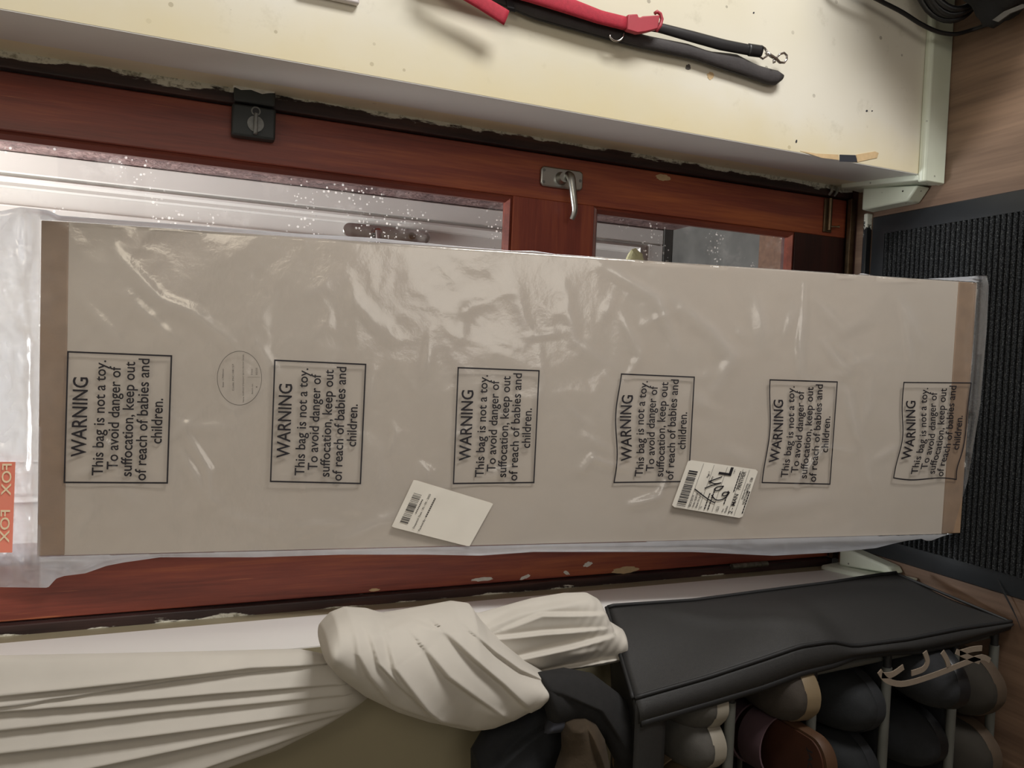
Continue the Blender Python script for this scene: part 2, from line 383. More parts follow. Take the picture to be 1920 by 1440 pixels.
# reveal linings either side of the door
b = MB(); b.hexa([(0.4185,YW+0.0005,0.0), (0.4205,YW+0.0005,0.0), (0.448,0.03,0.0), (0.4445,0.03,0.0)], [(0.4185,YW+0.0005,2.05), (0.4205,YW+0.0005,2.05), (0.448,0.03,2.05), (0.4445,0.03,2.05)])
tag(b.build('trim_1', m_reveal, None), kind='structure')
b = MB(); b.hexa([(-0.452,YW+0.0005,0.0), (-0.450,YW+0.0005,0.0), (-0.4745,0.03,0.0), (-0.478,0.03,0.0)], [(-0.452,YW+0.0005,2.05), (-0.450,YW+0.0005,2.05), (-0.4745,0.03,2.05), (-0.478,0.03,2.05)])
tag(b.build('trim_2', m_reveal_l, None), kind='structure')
# skirting: front run, return along the reveal, low plinth in front of it
b = MB()
b.prism([(0.402, YW-0.0005, 0.0), (0.402, YW-0.016, 0.0), (0.402, YW-0.016, 0.056), (0.402, YW-0.010, 0.062), (0.402, YW-0.0005, 0.062)], (1.85, 0, 0))
b.hexa([(0.402,YW-0.016,0.0), (0.4185,YW-0.001,0.0), (0.443,-0.035,0.0), (0.425,-0.035,0.0)], [(0.405,YW-0.012,0.062), (0.4185,YW-0.001,0.062), (0.443,-0.035,0.062), (0.429,-0.035,0.062)])
tag(b.build('baseboard_right', m_skirt, None, bevel=0.003), kind='structure')
b = MB(); b.hexa([(0.372,-0.200,0.0), (0.402,-0.225,0.0), (0.425,-0.075,0.0), (0.372,-0.075,0.0)], [(0.374,-0.198,0.036), (0.403,-0.222,0.036), (0.425,-0.075,0.036), (0.374,-0.075,0.036)])
tag(b.build('trim_3', m_skirt, None, bevel=0.004), kind='structure')
b = MB(); b.hexa([(-0.434,YW-0.012,0.0), (-0.451,YW-0.001,0.0), (-0.475,-0.035,0.0), (-0.455,-0.035,0.0)], [(-0.438,YW-0.010,0.062), (-0.451,YW-0.001,0.062), (-0.475,-0.035,0.062), (-0.459,-0.035,0.062)])
b.box(-0.99, -0.452, YW-0.016, YW-0.0005, 0.0, 0.062)
tag(b.build('baseboard_left', m_skirt, None, bevel=0.006, seg=3), kind='structure')
b = MB(); b.hexa([(-0.420,-0.205,0.0), (-0.434,-0.215,0.0), (-0.455,-0.065,0.0), (-0.406,-0.065,0.0)], [(-0.421,-0.203,0.036), (-0.434,-0.213,0.036), (-0.455,-0.065,0.036), (-0.408,-0.065,0.036)])
tag(b.build('trim_4', m_skirt, None, bevel=0.005), kind='structure')
# door frame
b = MB(); b.box(0.4145, 0.4475, -0.012, 0.055, 0.0, 2.05); tag(b.build('trim_5', m_jamb_r, None, bevel=0.002), kind='structure')
b = MB(); b.box(-0.4775, -0.4535, -0.012, 0.055, 0.0, 2.05); tag(b.build('trim_6', m_jamb_l, None, bevel=0.002), kind='structure')
slab('trim_7', m_door_h, [(-0.452, 0.4135, -0.012, 0.055, 1.985, 2.05)])
# threshold: worn dark sill, brown weather strip, white paint left on the riser
slab('trim_8', m_bottom, [(-0.452, 0.443, -0.062, 0.06, -0.05, -0.002)])
slab('trim_9', m_brass, [(-0.450, 0.412, -0.024, -0.012, -0.001, 0.014)], bevel=0.001)
def riser_mat():
    k = N('chipped_sill_riser'); tc = k.n('ShaderNodeTexCoord'); sx = k.n('ShaderNodeSeparateXYZ'); k.l(tc.outputs['Object'], sx.inputs[0])
    v = k.coord()
    e = k.math('ADD', k.math('ABSOLUTE', k.math('ADD', sx.outputs['X'], 0.02)), k.math('MULTIPLY', k.math('SUBTRACT', k.noise(v, 90, 4, 0.7), 0.5), 0.22))
    msk = k.step(e, 0.36, 0.368)
    k.base(k.mix(msk, lin((22,24,28)), lin((214,216,204)))); k.b.inputs['Roughness'].default_value = 0.4; return k.m
slab('trim_10', riser_mat(), [(-0.404, 0.370, -0.074, -0.063, -0.04, 0.016)], bevel=0.003)

# ------------------------------------------------------------------ the door
door = empty('door_1', (0, 0, 0), kind='structure')
YD0, YD1 = 0.0, 0.045
MB().box(0.322, 0.4125, YD0, YD1, 0.004, 1.98).build('stile', m_door_v, door, bevel=0.002)
MB().box(-0.4515, -0.362, YD0, YD1, 0.004, 1.98).build('stile', m_door_v, door, bevel=0.002)
MB().box(-0.362, 0.322, YD0, YD1, 0.690, 0.872).build('mid_rail', m_door_h, door, bevel=0.001)
MB().box(-0.362, 0.322, YD0, YD1, 0.004, 0.158).build('bottom_rail', m_bottom, door, bevel=0.001)
MB().box(-0.362, 0.322, YD0, YD1, 1.885, 1.98).build('top_rail', m_door_h, door, bevel=0.001)
def beading(x0, x1, z0, z1, m, w=0.013):
    b = MB(); y0, y1 = 0.004, 0.020
    o_ = [(x0, z0), (x1, z0), (x1, z1), (x0, z1)]; i_ = [(x0+w, z0+w), (x1-w, z0+w), (x1-w, z1-w), (x0+w, z1-w)]
    h_ = [(x0+w*0.45, z0+w*0.45), (x1-w*0.45, z0+w*0.45), (x1-w*0.45, z1-w*0.45), (x0+w*0.45, z1-w*0.45)]
    for k in range(4):
        q = (k + 1) % 4
        A = [(o_[k][0], y1, o_[k][1]), (o_[k][0], y0, o_[k][1]), (h_[k][0], y0-0.003, h_[k][1]), (i_[k][0], y0+0.006, i_[k][1]), (i_[k][0], y1, i_[k][1])]
        B = [(o_[q][0], y1, o_[q][1]), (o_[q][0], y0, o_[q][1]), (h_[q][0], y0-0.003, h_[q][1]), (i_[q][0], y0+0.006, i_[q][1]), (i_[q][0], y1, i_[q][1])]
        b.add(A + B, [(j, j+1, 6+j, 5+j) for j in range(4)])
    return b.build('glazing_bead', m, door, smooth=True, angle=35)
beading(-0.362, 0.322, 0.872, 1.885, m_bead)
beading(-0.362, 0.322, 0.158, 0.690, m_bead)
MB().box(-0.358, 0.318, 0.021, 0.025, 0.876, 1.881).build('window_pane', m_glass, door)
MB().box(-0.358, 0.318, 0.021, 0.025, 0.162, 0.686).build('window_pane', m_glass, door)
# lever handle on the mid rail stile
def roundrect(x0, x1, z0, z1, y, r, n=6, taper=0.0):
    pts = []
    for cx, cz, a0 in ((x1-r, z1-r, 0), (x0+r, z1-r, 90), (x0+r, z0+r, 180), (x1-r, z0+r, 270)):
        for k in range(n + 1):
            a = math.radians(a0 + 90*k/n); pts.append((cx + r*math.cos(a), y, cz + r*math.sin(a)))
    return pts
hp = MB(); hp.prism(roundrect(0.3475, 0.3875, 0.7225, 0.8175, -0.0005, 0.009), (0, -0.007, 0))
hplate = hp.build('door_handle', m_metal, door, bevel=0.003, seg=3)
hb = MB(); hb.tube([(0.367,-0.006,0.772), (0.367,-0.016,0.772), (0.367,-0.022,0.772)], [0.014, 0.011, 0.010], 20); hb.build('handle_boss', m_metal, hplate, smooth=True)
lv = spline([(0.372,-0.020,0.764), (0.366,-0.030,0.762), (0.350,-0.034,0.760), (0.325,-0.036,0.757), (0.300,-0.035,0.753), (0.283,-0.031,0.757)], 24)
MB().tube(lv, [0.0085]*6 + [0.0085 - 0.0035*k/17 for k in range(18)], 14).build('handle_lever', m_metal, hplate, smooth=True)
for (x, z) in ((0.379, 0.811), (0.3555, 0.811), (0.3675, 0.729)):
    MB().tube([(x,-0.0072,z), (x,-0.0082,z)], 0.0032, 12).build('screw', m_latchworn, hplate, smooth=True)
# rim night latch with thumb turn, keep on the jamb
nl = MB(); nl.box(0.358, 0.411, -0.026, -0.0005, 1.328, 1.399); latch = nl.build('rim_latch', m_latch, door, bevel=0.004, seg=3)
MB().tube([(0.380,-0.0262,1.361), (0.380,-0.030,1.361)], 0.0135, 28).build('latch_dial', m_latchworn, latch, smooth=True)
MB().box(0.3615, 0.3965, -0.040, -0.030, 1.3580, 1.3642).build('thumb_turn', m_latchworn, latch, bevel=0.0015)
ck = MB(); ck.tube([(0.4015,-0.0262,1.361), (0.4015,-0.0285,1.361)], 0.0078, 24); ck.build('key_cylinder', m_latchworn, latch, smooth=True)
MB().tube([(0.4015,-0.0286,1.361), (0.4015,-0.0292,1.361)], 0.0055, 20).build('snib_button', m_black, latch, smooth=True)
kp = MB(); kp.box(0.4140, 0.4380, -0.030, -0.0125, 1.330, 1.397); kp.build('latch_keep', m_latch, latch, bevel=0.003)
b = MB(); rr = random.Random(3)
b.prism([(0.4365,-0.0305,1.331), (0.4425,-0.0305,1.331), (0.4425,-0.0305,1.398), (0.436,-0.0305,1.398), (0.432,-0.0305,1.386), (0.435,-0.0305,1.370), (0.431,-0.0305,1.352), (0.434,-0.0305,1.342)], (0, 0.018, 0))
b.build('paint_crust', m_whitepaint, latch, bevel=0.0015)
# small sliding bolt near the foot of the door
bo = MB(); bo.box(0.330, 0.409, -0.006, -0.0005, 0.054, 0.078); bolt = bo.build('door_bolt', m_brass, door, bevel=0.001)
MB().tube([(0.334,-0.010,0.066), (0.409,-0.010,0.066)], 0.0045, 12).build('bolt_rod', m_brass, bolt, smooth=True)
MB().tube([(0.343,-0.010,0.064), (0.343,-0.017,0.048), (0.343,-0.020,0.044)], [0.002, 0.002, 0.004], 10).build('bolt_knob', m_brass, bolt, smooth=True)
kb = MB()
for z in (0.058, 0.074): kb.tube([(0.416,-0.013,z), (0.422,-0.020,z), (0.430,-0.020,z), (0.436,-0.013,z)], 0.0035, 8)
kb.build('bolt_keep', m_metal, bolt, smooth=True)
# butt hinge
hg = MB()
for k in range(5): hg.tube([(-0.4525,-0.015,0.204 + 0.0205*k), (-0.4525,-0.015,0.2235 + 0.0205*k)], 0.0062, 14)
hg.build('hinge', m_hinge, door, smooth=True)
# scraped-off paint patches on the wood near the hinge side and by the handle
def patch(name, px, axis, val, th, m, parent=None, n=22, irr=0.18, seed=1):
    """thin raised flake with an irregular outline; px = (cx, cy, rx, ry, angle)"""
    cx, cy, rx, ry, an = px; g = random.Random(seed); out = []
    for k in range(n):
        a = 2*math.pi*k/n; q = 1 + irr*(g.random()*2 - 1)
        u, v_ = rx*q*math.cos(a), ry*q*math.sin(a); c, s_ = math.cos(an), math.sin(an)
        out.append(on(cx + u*c - v_*s_, cy + u*s_ + v_*c, axis, val))
    d = [0, 0, 0]; d[axis] = -th if axis != 2 else th
    return MB().prism(out, d).build(name, m, parent)
for i, q in enumerate([(1172, 1069, 24, 6, -0.1), (1102, 1058, 9, 4, -0.4), (1062, 1074, 6, 3, 0.4), (905, 1086, 20, 3.5, -0.08), (702, 1106, 11, 2.6, -0.05), (984, 1082, 10, 3, -0.4), (1243, 333, 13, 6, 0.2)]):
    patch('paint_flake', q, 1, -0.0004, 0.0008, m_tape if i in (0, 6, 4) else m_whitepaint, door, seed=i)

# ------------------------------------------------------------------ outside the door
out = empty('door_2', (0.0, 0.75, 0.03), kind='structure')
YO = 0.75
b = MB(); b.box(-0.50, 0.4430, YO+0.006, YO+0.05, 0.03, 2.05); b.build('door_slab', m_whitedoor, out)
b = MB(); b.box(0.392, 0.4425, YO-0.006, YO+0.006, 0.03, 2.05); b.build('door_stile', m_whitedoor, out, bevel=0.003)
b = MB(); b.box(-0.50, 0.391, YO-0.006, YO+0.006, 0.03, 0.085); b.build('bottom_rail', m_whitedoor, out, bevel=0.003)
def moulding(x0, x1, z0, z1):
    b = MB(); pr = [(0, -0.001), (0.004, -0.011), (0.010, -0.013), (0.016, -0.006), (0.024, -0.004), (0.028, 0.004)]
    cs = [(x0, z0, 1, 1), (x1, z0, -1, 1), (x1, z1, -1, -1), (x0, z1, 1, -1)]
    vs = [(cx + sx*o_, YO + 0.001 + h_, cz + sz*o_) for cx, cz, sx, sz in cs for o_, h_ in pr]; n = len(pr)
    fs = [(k*n + j, k*n + j + 1, ((k+1) % 4)*n + j + 1, ((k+1) % 4)*n + j) for k in range(4) for j in range(n - 1)]
    b.add(vs, fs); return b.build('panel_moulding', m_whitedoor, out, smooth=True, angle=30)
moulding(-0.40, 0.386, 0.110, 2.0)
b = MB(); b.box(-0.30, 0.318, YO-0.004, YO+0.006, 0.98, 1.99); b.build('raised_panel', m_whitedoor, out, bevel=0.004)
ep = MB(); ep.prism(roundrect(0.318, 0.358, 0.826, 1.075, YO-0.0062, 0.0199, 8), (0, -0.008, 0)); esc = ep.build('handle_plate', m_chrome, out, bevel=0.003)
MB().tube([(0.338,YO-0.014,0.985), (0.338,YO-0.03,0.985), (0.336,YO-0.045,0.985)], [0.013, 0.010, 0.010], 18).build('handle_boss', m_chrome, esc, smooth=True)
MB().tube(spline([(0.338,YO-0.045,0.985), (0.31,YO-0.050,0.984), (0.25,YO-0.048,0.982), (0.215,YO-0.042,0.980)], 14), 0.008, 12).build('handle_lever', m_chrome, esc, smooth=True)
MB().tube([(0.338,YO-0.014,0.880), (0.338,YO-0.018,0.880)], 0.010, 18).build('key_cylinder', m_brass, esc, smooth=True)
slab('wall_outside_right', m_brick, [(0.4445, 0.56, 0.062, 0.85, -0.12, 2.2)])
slab('wall_outside_left', m_brick, [(-0.62, -0.50, 0.062, 0.85, -0.12, 2.2)])
slab('floor_outside', m_porch, [(-0.62, 0.56, 0.062, 1.1, -0.12, -0.004)])
slab('trim_11', m_porch, [(-0.50, 0.4440, 0.74, 0.80, -0.002, 0.029)])
om = MB(); om.box(-0.30, 0.385, 0.085, 0.30, -0.003, 0.012)
tag(om.build('outdoor_mat', m_coir, None, bevel=0.004), 'brown coir mat on the porch floor seen through the lower glass pane', 'mat')
cr = MB(); g = random.Random(5); G = []
c0 = Vector(on(1190, 488, 1, 0.034))
for i in range(9):
    row = []
    for j in range(14):
        th = math.pi*i/8; ph = 2*math.pi*j/13; q = 1 + (0.35*(g.random()-0.5) if j < 13 else 0)
        row.append(tuple(c0 + Vector((0.024*q*math.sin(th)*math.cos(ph), -0.0085*math.cos(th)*(0.9 + 0.1*q), 0.022*q*math.sin(th)*math.sin(ph)))))
    row[-1] = row[0]; G.append(row)
cr.grid(G); tag(cr.build('paper_scrap', m_pale, None), 'crumpled pale yellow paper scrap stuck outside the lower glass pane', 'paper')

# ================================================================== WALL MARKS
wr = bpy.data.objects['wall_right']
for i, (q, m_) in enumerate([((1332, 142, 6, 7, 0.3), m_tape), ((1290, 126, 5, 5, 0.2), m_greyprint), ((1625, 208, 1.8, 1.8, 0), m_hole), ((1635, 208, 1.2, 1.2, 0), m_hole), ((1493, 265, 1.5, 3, 0.2), m_hole), ((1413, 24, 1.5, 1.5, 0), m_hole)]):
    patch('paint_chip', q, 1, YW, 0.0006, m_, wr, seed=10 + i)
def pxprism(name, pts, axis, val, th, m, parent=None, bevel=0.0):
    d = [0, 0, 0]; d[axis] = -th if axis != 2 else th
    return MB().prism([on(x, y, axis, val) for x, y in pts], d).build(name, m, parent, bevel=bevel)
pxprism('peeled_paint', [(1605,290),(1640,284),(1647,287),(1644,296),(1625,300),(1607,304)], 1, YW, 0.001, m_tape, wr)
pxprism('corner_hole', [(1574,290),(1604,291),(1607,304),(1574,303)], 1, YW, 0.0007, m_hole, wr)
pxprism('peeled_paint', [(1500,283),(1530,288),(1572,290),(1573,300),(1540,296)], 1, YW, 0.0006, m_tape, wr)
# white plastic wall plate just entering the frame
b = MB(); b.box(0.5165, 0.60, YW-0.012, YW-0.0005, 1.234, 1.32)
pl_ = empty('switch_plate', (0.558, YW, 1.277), 'white plastic switch plate on the cream wall, cut by the photo top edge', 'switch')
b.build('back_box', m_white, pl_, bevel=0.003)
MB().box(0.524, 0.592, YW-0.016, YW-0.0125, 1.242, 1.312).build('cover_plate', m_white, pl_, bevel=0.002)

# ================================================================== DOOR MAT
mat_ = empty('door_mat', (-0.03, -0.4, 0.0), 'black ribbed door mat with rubber rim under the leaning panel', 'mat')
b = MB(); X0, X1 = -0.372, 0.318; G = []
nr = 58; y = -0.122
ys = []
for i in range(nr):
    yy = -0.120 - i*0.0118
    for k, (o_, h_) in enumerate(((0.0, 0.0022), (0.0026, 0.0102), (0.0066, 0.0102), (0.0092, 0.0022))): ys.append((yy - o_, h_))
G = [[(X0 + (X1-X0)*j/30, yy, h_) for j in range(31)] for yy, h_ in ys]
b.grid(G, [[(p[0], p[1], 0.001) for p in row] for row in G]); b.build('ribbed_pile', m_pile, mat_)
b = MB(); yb = ys[-1][0]
ring_o = [(-0.414,-0.078), (0.361,-0.078), (0.361,yb-0.044), (-0.414,yb-0.044)]; ring_i = [(X0,-0.119), (X1,-0.119), (X1,yb), (X0,yb)]
pr = [(0, 0.0005), (0.06, 0.004), (0.5, 0.0075), (1.0, 0.0082), (1.0, 0.0005)]
vs = [(o_[0] + (i_[0]-o_[0])*t, o_[1] + (i_[1]-o_[1])*t, h_) for o_, i_ in zip(ring_o, ring_i) for t, h_ in pr]; n = len(pr)
b.add(vs, [(k*n + j, k*n + j + 1, ((k+1) % 4)*n + j + 1, ((k+1) % 4)*n + j) for k in range(4) for j in range(n - 1)])
b.build('rubber_rim', m_rim, mat_, smooth=True, angle=30)

# ================================================================== BATH PANEL IN ITS BAG
BR = on(1833, 530, 2, 0.012); BL = on(1801, 1000, 2, 0.012); TR = on(77, 413, 1, -0.030); TL = on(68, 1043, 1, -0.030)
e1 = ((BR - BL) + (TR - TL)); e1 /= np.linalg.norm(e1)
up_ = ((TL - BL) + (TR - BR)); nn = np.cross(e1, up_); nn /= np.linalg.norm(nn)
if nn[1] > 0: nn = -nn
PO = (BR + BL + TR + TL)/4
def PP(x, y, off=0.0):
    d = ray(x, y); t = np.dot(PO + nn*off - CAM, nn)/np.dot(d, nn); return CAM + t*d
def quad(px, off): return [PP(x, y, off) for x, y in px]
pn = empty('bath_panel', tuple((BR + BL)/2), 'long beige bath panel standing on end against the door inside a clear bag', 'panel')
TH = 0.018
pq = quad([(70,1043), (79,413), (1833,530), (1801,1000)], 0)
def slabquad(q, n_, th): return MB().hexa([Vector(p - n_*th) for p in q], [Vector(p) for p in q])
slabquad(quad([(120,1041), (128,416), (1798,528), (1766,1001)], 0), nn, TH).build('panel_board', m_board, pn)
slabquad(quad([(69,1043), (77,413), (128.5,416), (120.5,1041)], 0.0018), nn, TH + 0.0036).build('end_cap', m_cap, pn, bevel=0.0015)
slabquad(quad([(1766.5,1001), (1798.5,528), (1833,530), (1801,1000)], 0.0018), nn, TH + 0.0036).build('end_cap', m_cap, pn, bevel=0.0015)

bag = empty('plastic_bag', tuple((BR + BL)/2 + nn*0.01), 'clear polythene bag with black warning prints pulled over the tall panel', 'bag')
top_edge = [(-260,372), (0,396), (40,388), (90,394), (110,404), (200,411), (330,420), (430,428), (560,438), (700,446), (850,461), (960,470), (1000,470), (1040,476), (1100,480), (1250,492), (1470,505), (1560,511), (1600,519), (1615,512), (1640,517), (1680,523), (1780,525), (1815,524), (1835,518), (1850,517)]
bot_edge = [(-260,1112), (0,1101), (90,1102), (105,1085), (120,1080), (160,1075), (200,1061), (230,1055), (300,1045), (480,1045), (640,1040), (800,1040), (900,1042), (1000,1035), (1100,1035), (1300,1035), (1450,1042), (1560,1036), (1640,1028), (1700,1022), (1728,1022), (1738,1038), (1748,1045), (1762,1036), (1778,1016), (1786,1002)]
end_edge = [(1850,517), (1854,535), (1850,620), (1838,760), (1815,900), (1797,960), (1786,1002)]   # foot of the bag
creases = [([(215,470),(300,560),(365,585),(430,640)], .0026, 9), ([(240,555),(330,640)], .0018, 8), ([(150,560),(235,650)], .0016, 9), ([(352,815),(392,880),(396,935),(408,942)], .0036, 6), ([(342,850),(372,900),(392,945)], .0025, 6),
 ([(140,895),(172,880),(182,830),(200,830),(214,872)], .003, 5), ([(718,598),(742,642)], .0015, 10), ([(665,555),(722,632)], .0022, 12), ([(960,520),(990,640)], .0018, 14), ([(1056,530),(1078,640),(1165,695)], .0022, 11),
 ([(985,632),(1062,622)], .0016, 6), ([(1010,655),(1018,720),(1000,780)], .0016, 8), ([(1130,498),(1235,558),(1272,655)], .0032, 11), ([(1165,588),(1205,668)], .0024, 10), ([(1262,560),(1340,620),(1378,668),(1345,730)], .0032, 13),
 ([(1512,532),(1502,640),(1504,705),(1530,722)], .003, 6), ([(1545,640),(1592,700),(1560,705)], .0024, 6), ([(1495,570),(1470,640)], .002, 8), ([(1580,690),(1640,668)], .0018, 5), ([(900,895),(985,872)], .0022, 8), ([(1092,882),(1112,858),(1185,884)], .003, 6),
 ([(1180,948),(1236,932),(1250,905)], .0034, 6), ([(1495,912),(1530,860),(1552,838),(1600,848)], .0036, 5), ([(1592,738),(1602,790),(1618,832)], .003, 6), ([(1640,862),(1685,838)], .0022, 6), ([(1690,560),(1730,640)], .0025, 12), ([(1700,590),(1712,690)], .002, 8),
 ([(560,985),(640,978)], .002, 7), ([(640,1010),(760,960)], .0022, 12), ([(1400,960),(1560,930)], .002, 14), ([(1420,560),(1440,650)], .002, 14), ([(700,700),(690,760)], .0022, 8), ([(738,800),(744,815),(730,850)], .0022, 6), ([(790,870),(805,885),(800,900)], .0026, 5), ([(810,650),(800,700)], .0018, 9),
 ([(480,640),(520,700)], .0018, 8), ([(1130,600),(1150,560)], .0018, 10), ([(1300,740),(1340,770)], .0022, 12), ([(1350,840),(1420,870)], .002, 14), ([(300,760),(350,800),(440,800)], .0018, 8), ([(560,560),(640,520)], .0014, 16), ([(880,560),(860,640)], .0016, 14), ([(420,960),(520,990)], .002, 8)]
g = random.Random(11)
for _ in range(46):
    x, y, a, L = g.uniform(150, 1780), g.uniform(560, 990), g.uniform(0.3, 2.8), g.uniform(25, 90)
    creases.append(([(x, y), (x + L*0.5*math.cos(a) + g.uniform(-8, 8), y + L*0.5*math.sin(a)), (x + L*math.cos(a), y + L*math.sin(a))], g.uniform(.0007, .0018), g.uniform(4, 11)))
def crumple(X, Y):
    """billowing loose film (metres)."""
    return 0.0042*(vnoise(X, Y, 120, 1) - 0.5) + 0.0022*(ridged(X, Y, 85, 2) - 0.6) + 0.0009*(ridged(X, Y, 38, 3) - 0.5)
def vnoise(X, Y, sc, seed):
    q = np.random.RandomState(seed).rand(128, 128); x = (X + 4000.0)/sc; y = (Y + 4000.0)/sc
    i = np.floor(x).astype(int); j = np.floor(y).astype(int); u = x - i; v = y - j; u = u*u*(3-2*u); v = v*v*(3-2*v)
    g = lambda a, b: q[a % 128, b % 128]
    return (g(i,j)*(1-u) + g(i+1,j)*u)*(1-v) + (g(i,j+1)*(1-u) + g(i+1,j+1)*u)*v
def ridged(X, Y, sc, seed):
    wx = X + 0.6*sc*(vnoise(X, Y, sc*1.3, seed+7) - 0.5)*2; wy = Y + 0.6*sc*(vnoise(X, Y, sc*1.3, seed+8) - 0.5)*2
    return 1 - np.abs(2*vnoise(wx, wy, sc, seed) - 1)
def film_h(X, Y):
    h = 0.0052 + crumple(X, Y)
    for p, a, w in creases: h = h + ridge(X, Y, p, (1.7 if p[0][0] > 1080 else 1.1)*a, 1.1*w)
    return np.maximum(h, 0.0025)
xe = lambda e, x: np.interp(x, [p[0] for p in e], [p[1] for p in e])
NT = 420; N1, N2, N3 = 14, 112, 18
pan_t = lambda x: np.interp(x, [79, 1833], [413, 530]); pan_b = lambda x: np.interp(x, [70, 1801], [1043, 1000])
def cols(lo, a, c, hi):      # columns of the sheet: edge to panel side, across the panel, panel side to edge
    return np.r_[np.linspace(lo, a, N1, endpoint=False), np.linspace(a, c, N2, endpoint=False), np.linspace(c, hi, N3)]
NS = N1 + N2 + N3
ee = np.array(end_edge); fy = cols(517, 530, 1000.5, 1002); foot = np.stack([np.interp(fy, ee[:, 1], ee[:, 0]), fy], 1)
tt = np.linspace(0, 1, NT); PX = np.zeros((NT, NS)); PY = np.zeros((NT, NS))
for i, t in enumerate(tt):
    PX[i] = -260 + (foot[:, 0] + 260)*t
    y = foot[:, 1]
    for _ in range(3):
        L4 = [float(np.interp(q, np.arange(NS), f(PX[i]))) for q, f in ((0, lambda x: xe(top_edge, x)), (N1, pan_t), (N1 + N2, pan_b), (NS - 1, lambda x: xe(bot_edge, x)))]
    y = cols(*L4)
    y[N1:N1 + N2 + 1] = pan_t(PX[i][N1:N1+N2+1]) + (pan_b(PX[i][N1:N1+N2+1]) - pan_t(PX[i][N1:N1+N2+1]))*np.linspace(0, 1, N2 + 1)
    k = max(0.0, (t - 0.93)/0.07); PY[i] = y*(1 - k) + foot[:, 1]*k
dy0 = PY - pan_t(PX); dy1 = pan_b(PX) - PY; dx0 = PX - 72; dx1 = (1833 - (PY - 530)*0.068) - PX
ins = np.minimum(np.minimum(dy0, dy1), np.minimum(dx0*1.0, dx1))          # >0 over the panel
edge = np.minimum(np.minimum(PY - xe(top_edge, PX), xe(bot_edge, PX) - PY), (foot[None, :, 0] - PX)*0.7 + 0.0)
H = film_h(PX, PY)
def sm(v): v = np.clip(v, 0, 1); return v*v*(3 - 2*v)
outw = sm((-ins - 8.0)/18.0)
crk = 0.009*(ridged(PX*0.6, PY, 46, 5) - 0.6) + 0.004*(ridged(PX, PY, 22, 6) - 0.5) + 0.010*(vnoise(PX, PY, 130, 9) - 0.5)
Hf = H*(1 - outw) + outw*(-0.006 + crk)
pin = sm(edge/10.0)
Hf = np.where(ins < 0, Hf*pin + (1 - pin)*(-0.008), Hf)
Hb = np.where(ins > -6, -TH - 0.0045, -TH + 0.004 + 0.6*crk); Hb = Hb*pin + (1 - pin)*(-0.0085)
Hb = np.minimum(Hb, Hf - 0.0004)
def place(px, py, off):
    p = PP(px, py, off)
    if p[2] < 0.0125: 
        z = (0.0165 if off > -0.012 else 0.0128) + max(0.0, off + 0.01)*0.25; p = on(px, py, 2, z)
    if p[1] > -0.010: p = on(px, py, 1, -0.010 + min(off, 0.0)*0.15 - max(0, off)*1.0)
    return p
def bag_sheet(name, HH, hz):
    G = [[place(PX[i, j], PY[i, j], HH[i, j]) for j in range(NS)] for i in range(NT)]
    b = MB().grid(G)
    if name == 'back_film': b.f = [q for q in b.f if min(b.v[k][2] for k in q) > 0.0145]
    o = b.build(name, m_film, bag, smooth='all')
    at = o.data.attributes.new('haze', 'FLOAT', 'POINT'); at.data.foreach_set('value', hz.reshape(-1).astype(np.float32)); return o
hz_noise = vnoise(PX, PY, 60, 12)*0.6 + ridged(PX, PY, 30, 13)*0.4
hz_f = np.where(ins > -1.2, 0.05 + 0.06*hz_noise, 0.56 + 0.26*hz_noise)
crs = np.zeros_like(PX)
for p, a, w in creases: crs = np.maximum(crs, ridge(PX, PY, p, min(1.0, a/0.0032), w*0.8))
hz_f = hz_f + np.where(ins > -1.2, 0.10*crs, 0)  # paler haze along the creases stands in for light catching them
hz_f = np.where(dx1 < 0, 0.14 + 0.1*hz_noise, hz_f)
hz_f = np.where((PX < 74), 0.26 + 0.2*hz_noise, hz_f)
bag_sheet('front_film', Hf, hz_f)
bag_sheet('back_film', Hb, np.where((ins > -1.2) | (dx1 < 0), 0.1, np.where(PX < 74, 0.22 + 0.2*hz_noise, 0.48 + 0.2*hz_noise)))

# ---- printing on the film: everything is laid out in a unit square and carried onto the film's own surface
def text_geo(txt):
    cu = bpy.data.curves.new('t', 'FONT'); cu.body = txt; cu.resolution_u = 3; cu.offset = 0.011
    o = bpy.data.objects.new('t', cu); COL.objects.link(o)
    me = bpy.data.meshes.new_from_object(o.evaluated_get(bpy.context.evaluated_depsgraph_get()))
    vs = [(v.co.x, v.co.y) for v in me.vertices]; fs = [tuple(p.vertices) for p in me.polygons]
    bpy.data.objects.remove(o); bpy.data.curves.remove(cu); bpy.data.meshes.remove(me)
    return vs, fs
_cap = max(v[1] for v in text_geo('H')[0])
_cache = {}
def line(txt, u0, u1, v_base, cap):
    """text filling u0..u1, baseline at v_base, capital height cap (v runs downwards)."""
    if txt not in _cache: _cache[txt] = text_geo(txt)
    vs, fs = _cache[txt]; a = min(p[0] for p in vs); c = max(p[0] for p in vs)
    return [(u0 + (p[0]-a)/(c-a)*(u1-u0), v_base - p[1]/_cap*cap) for p in vs], fs
def bar(u0, u1, v0, v1, n=1, m=1):
    vs = [(u0 + (u1-u0)*i/n, v0 + (v1-v0)*j/m) for i in range(n+1) for j in range(m+1)]
    fs = [(i*(m+1)+j, (i+1)*(m+1)+j, (i+1)*(m+1)+j+1, i*(m+1)+j+1) for i in range(n) for j in range(m)]
    return vs, fs
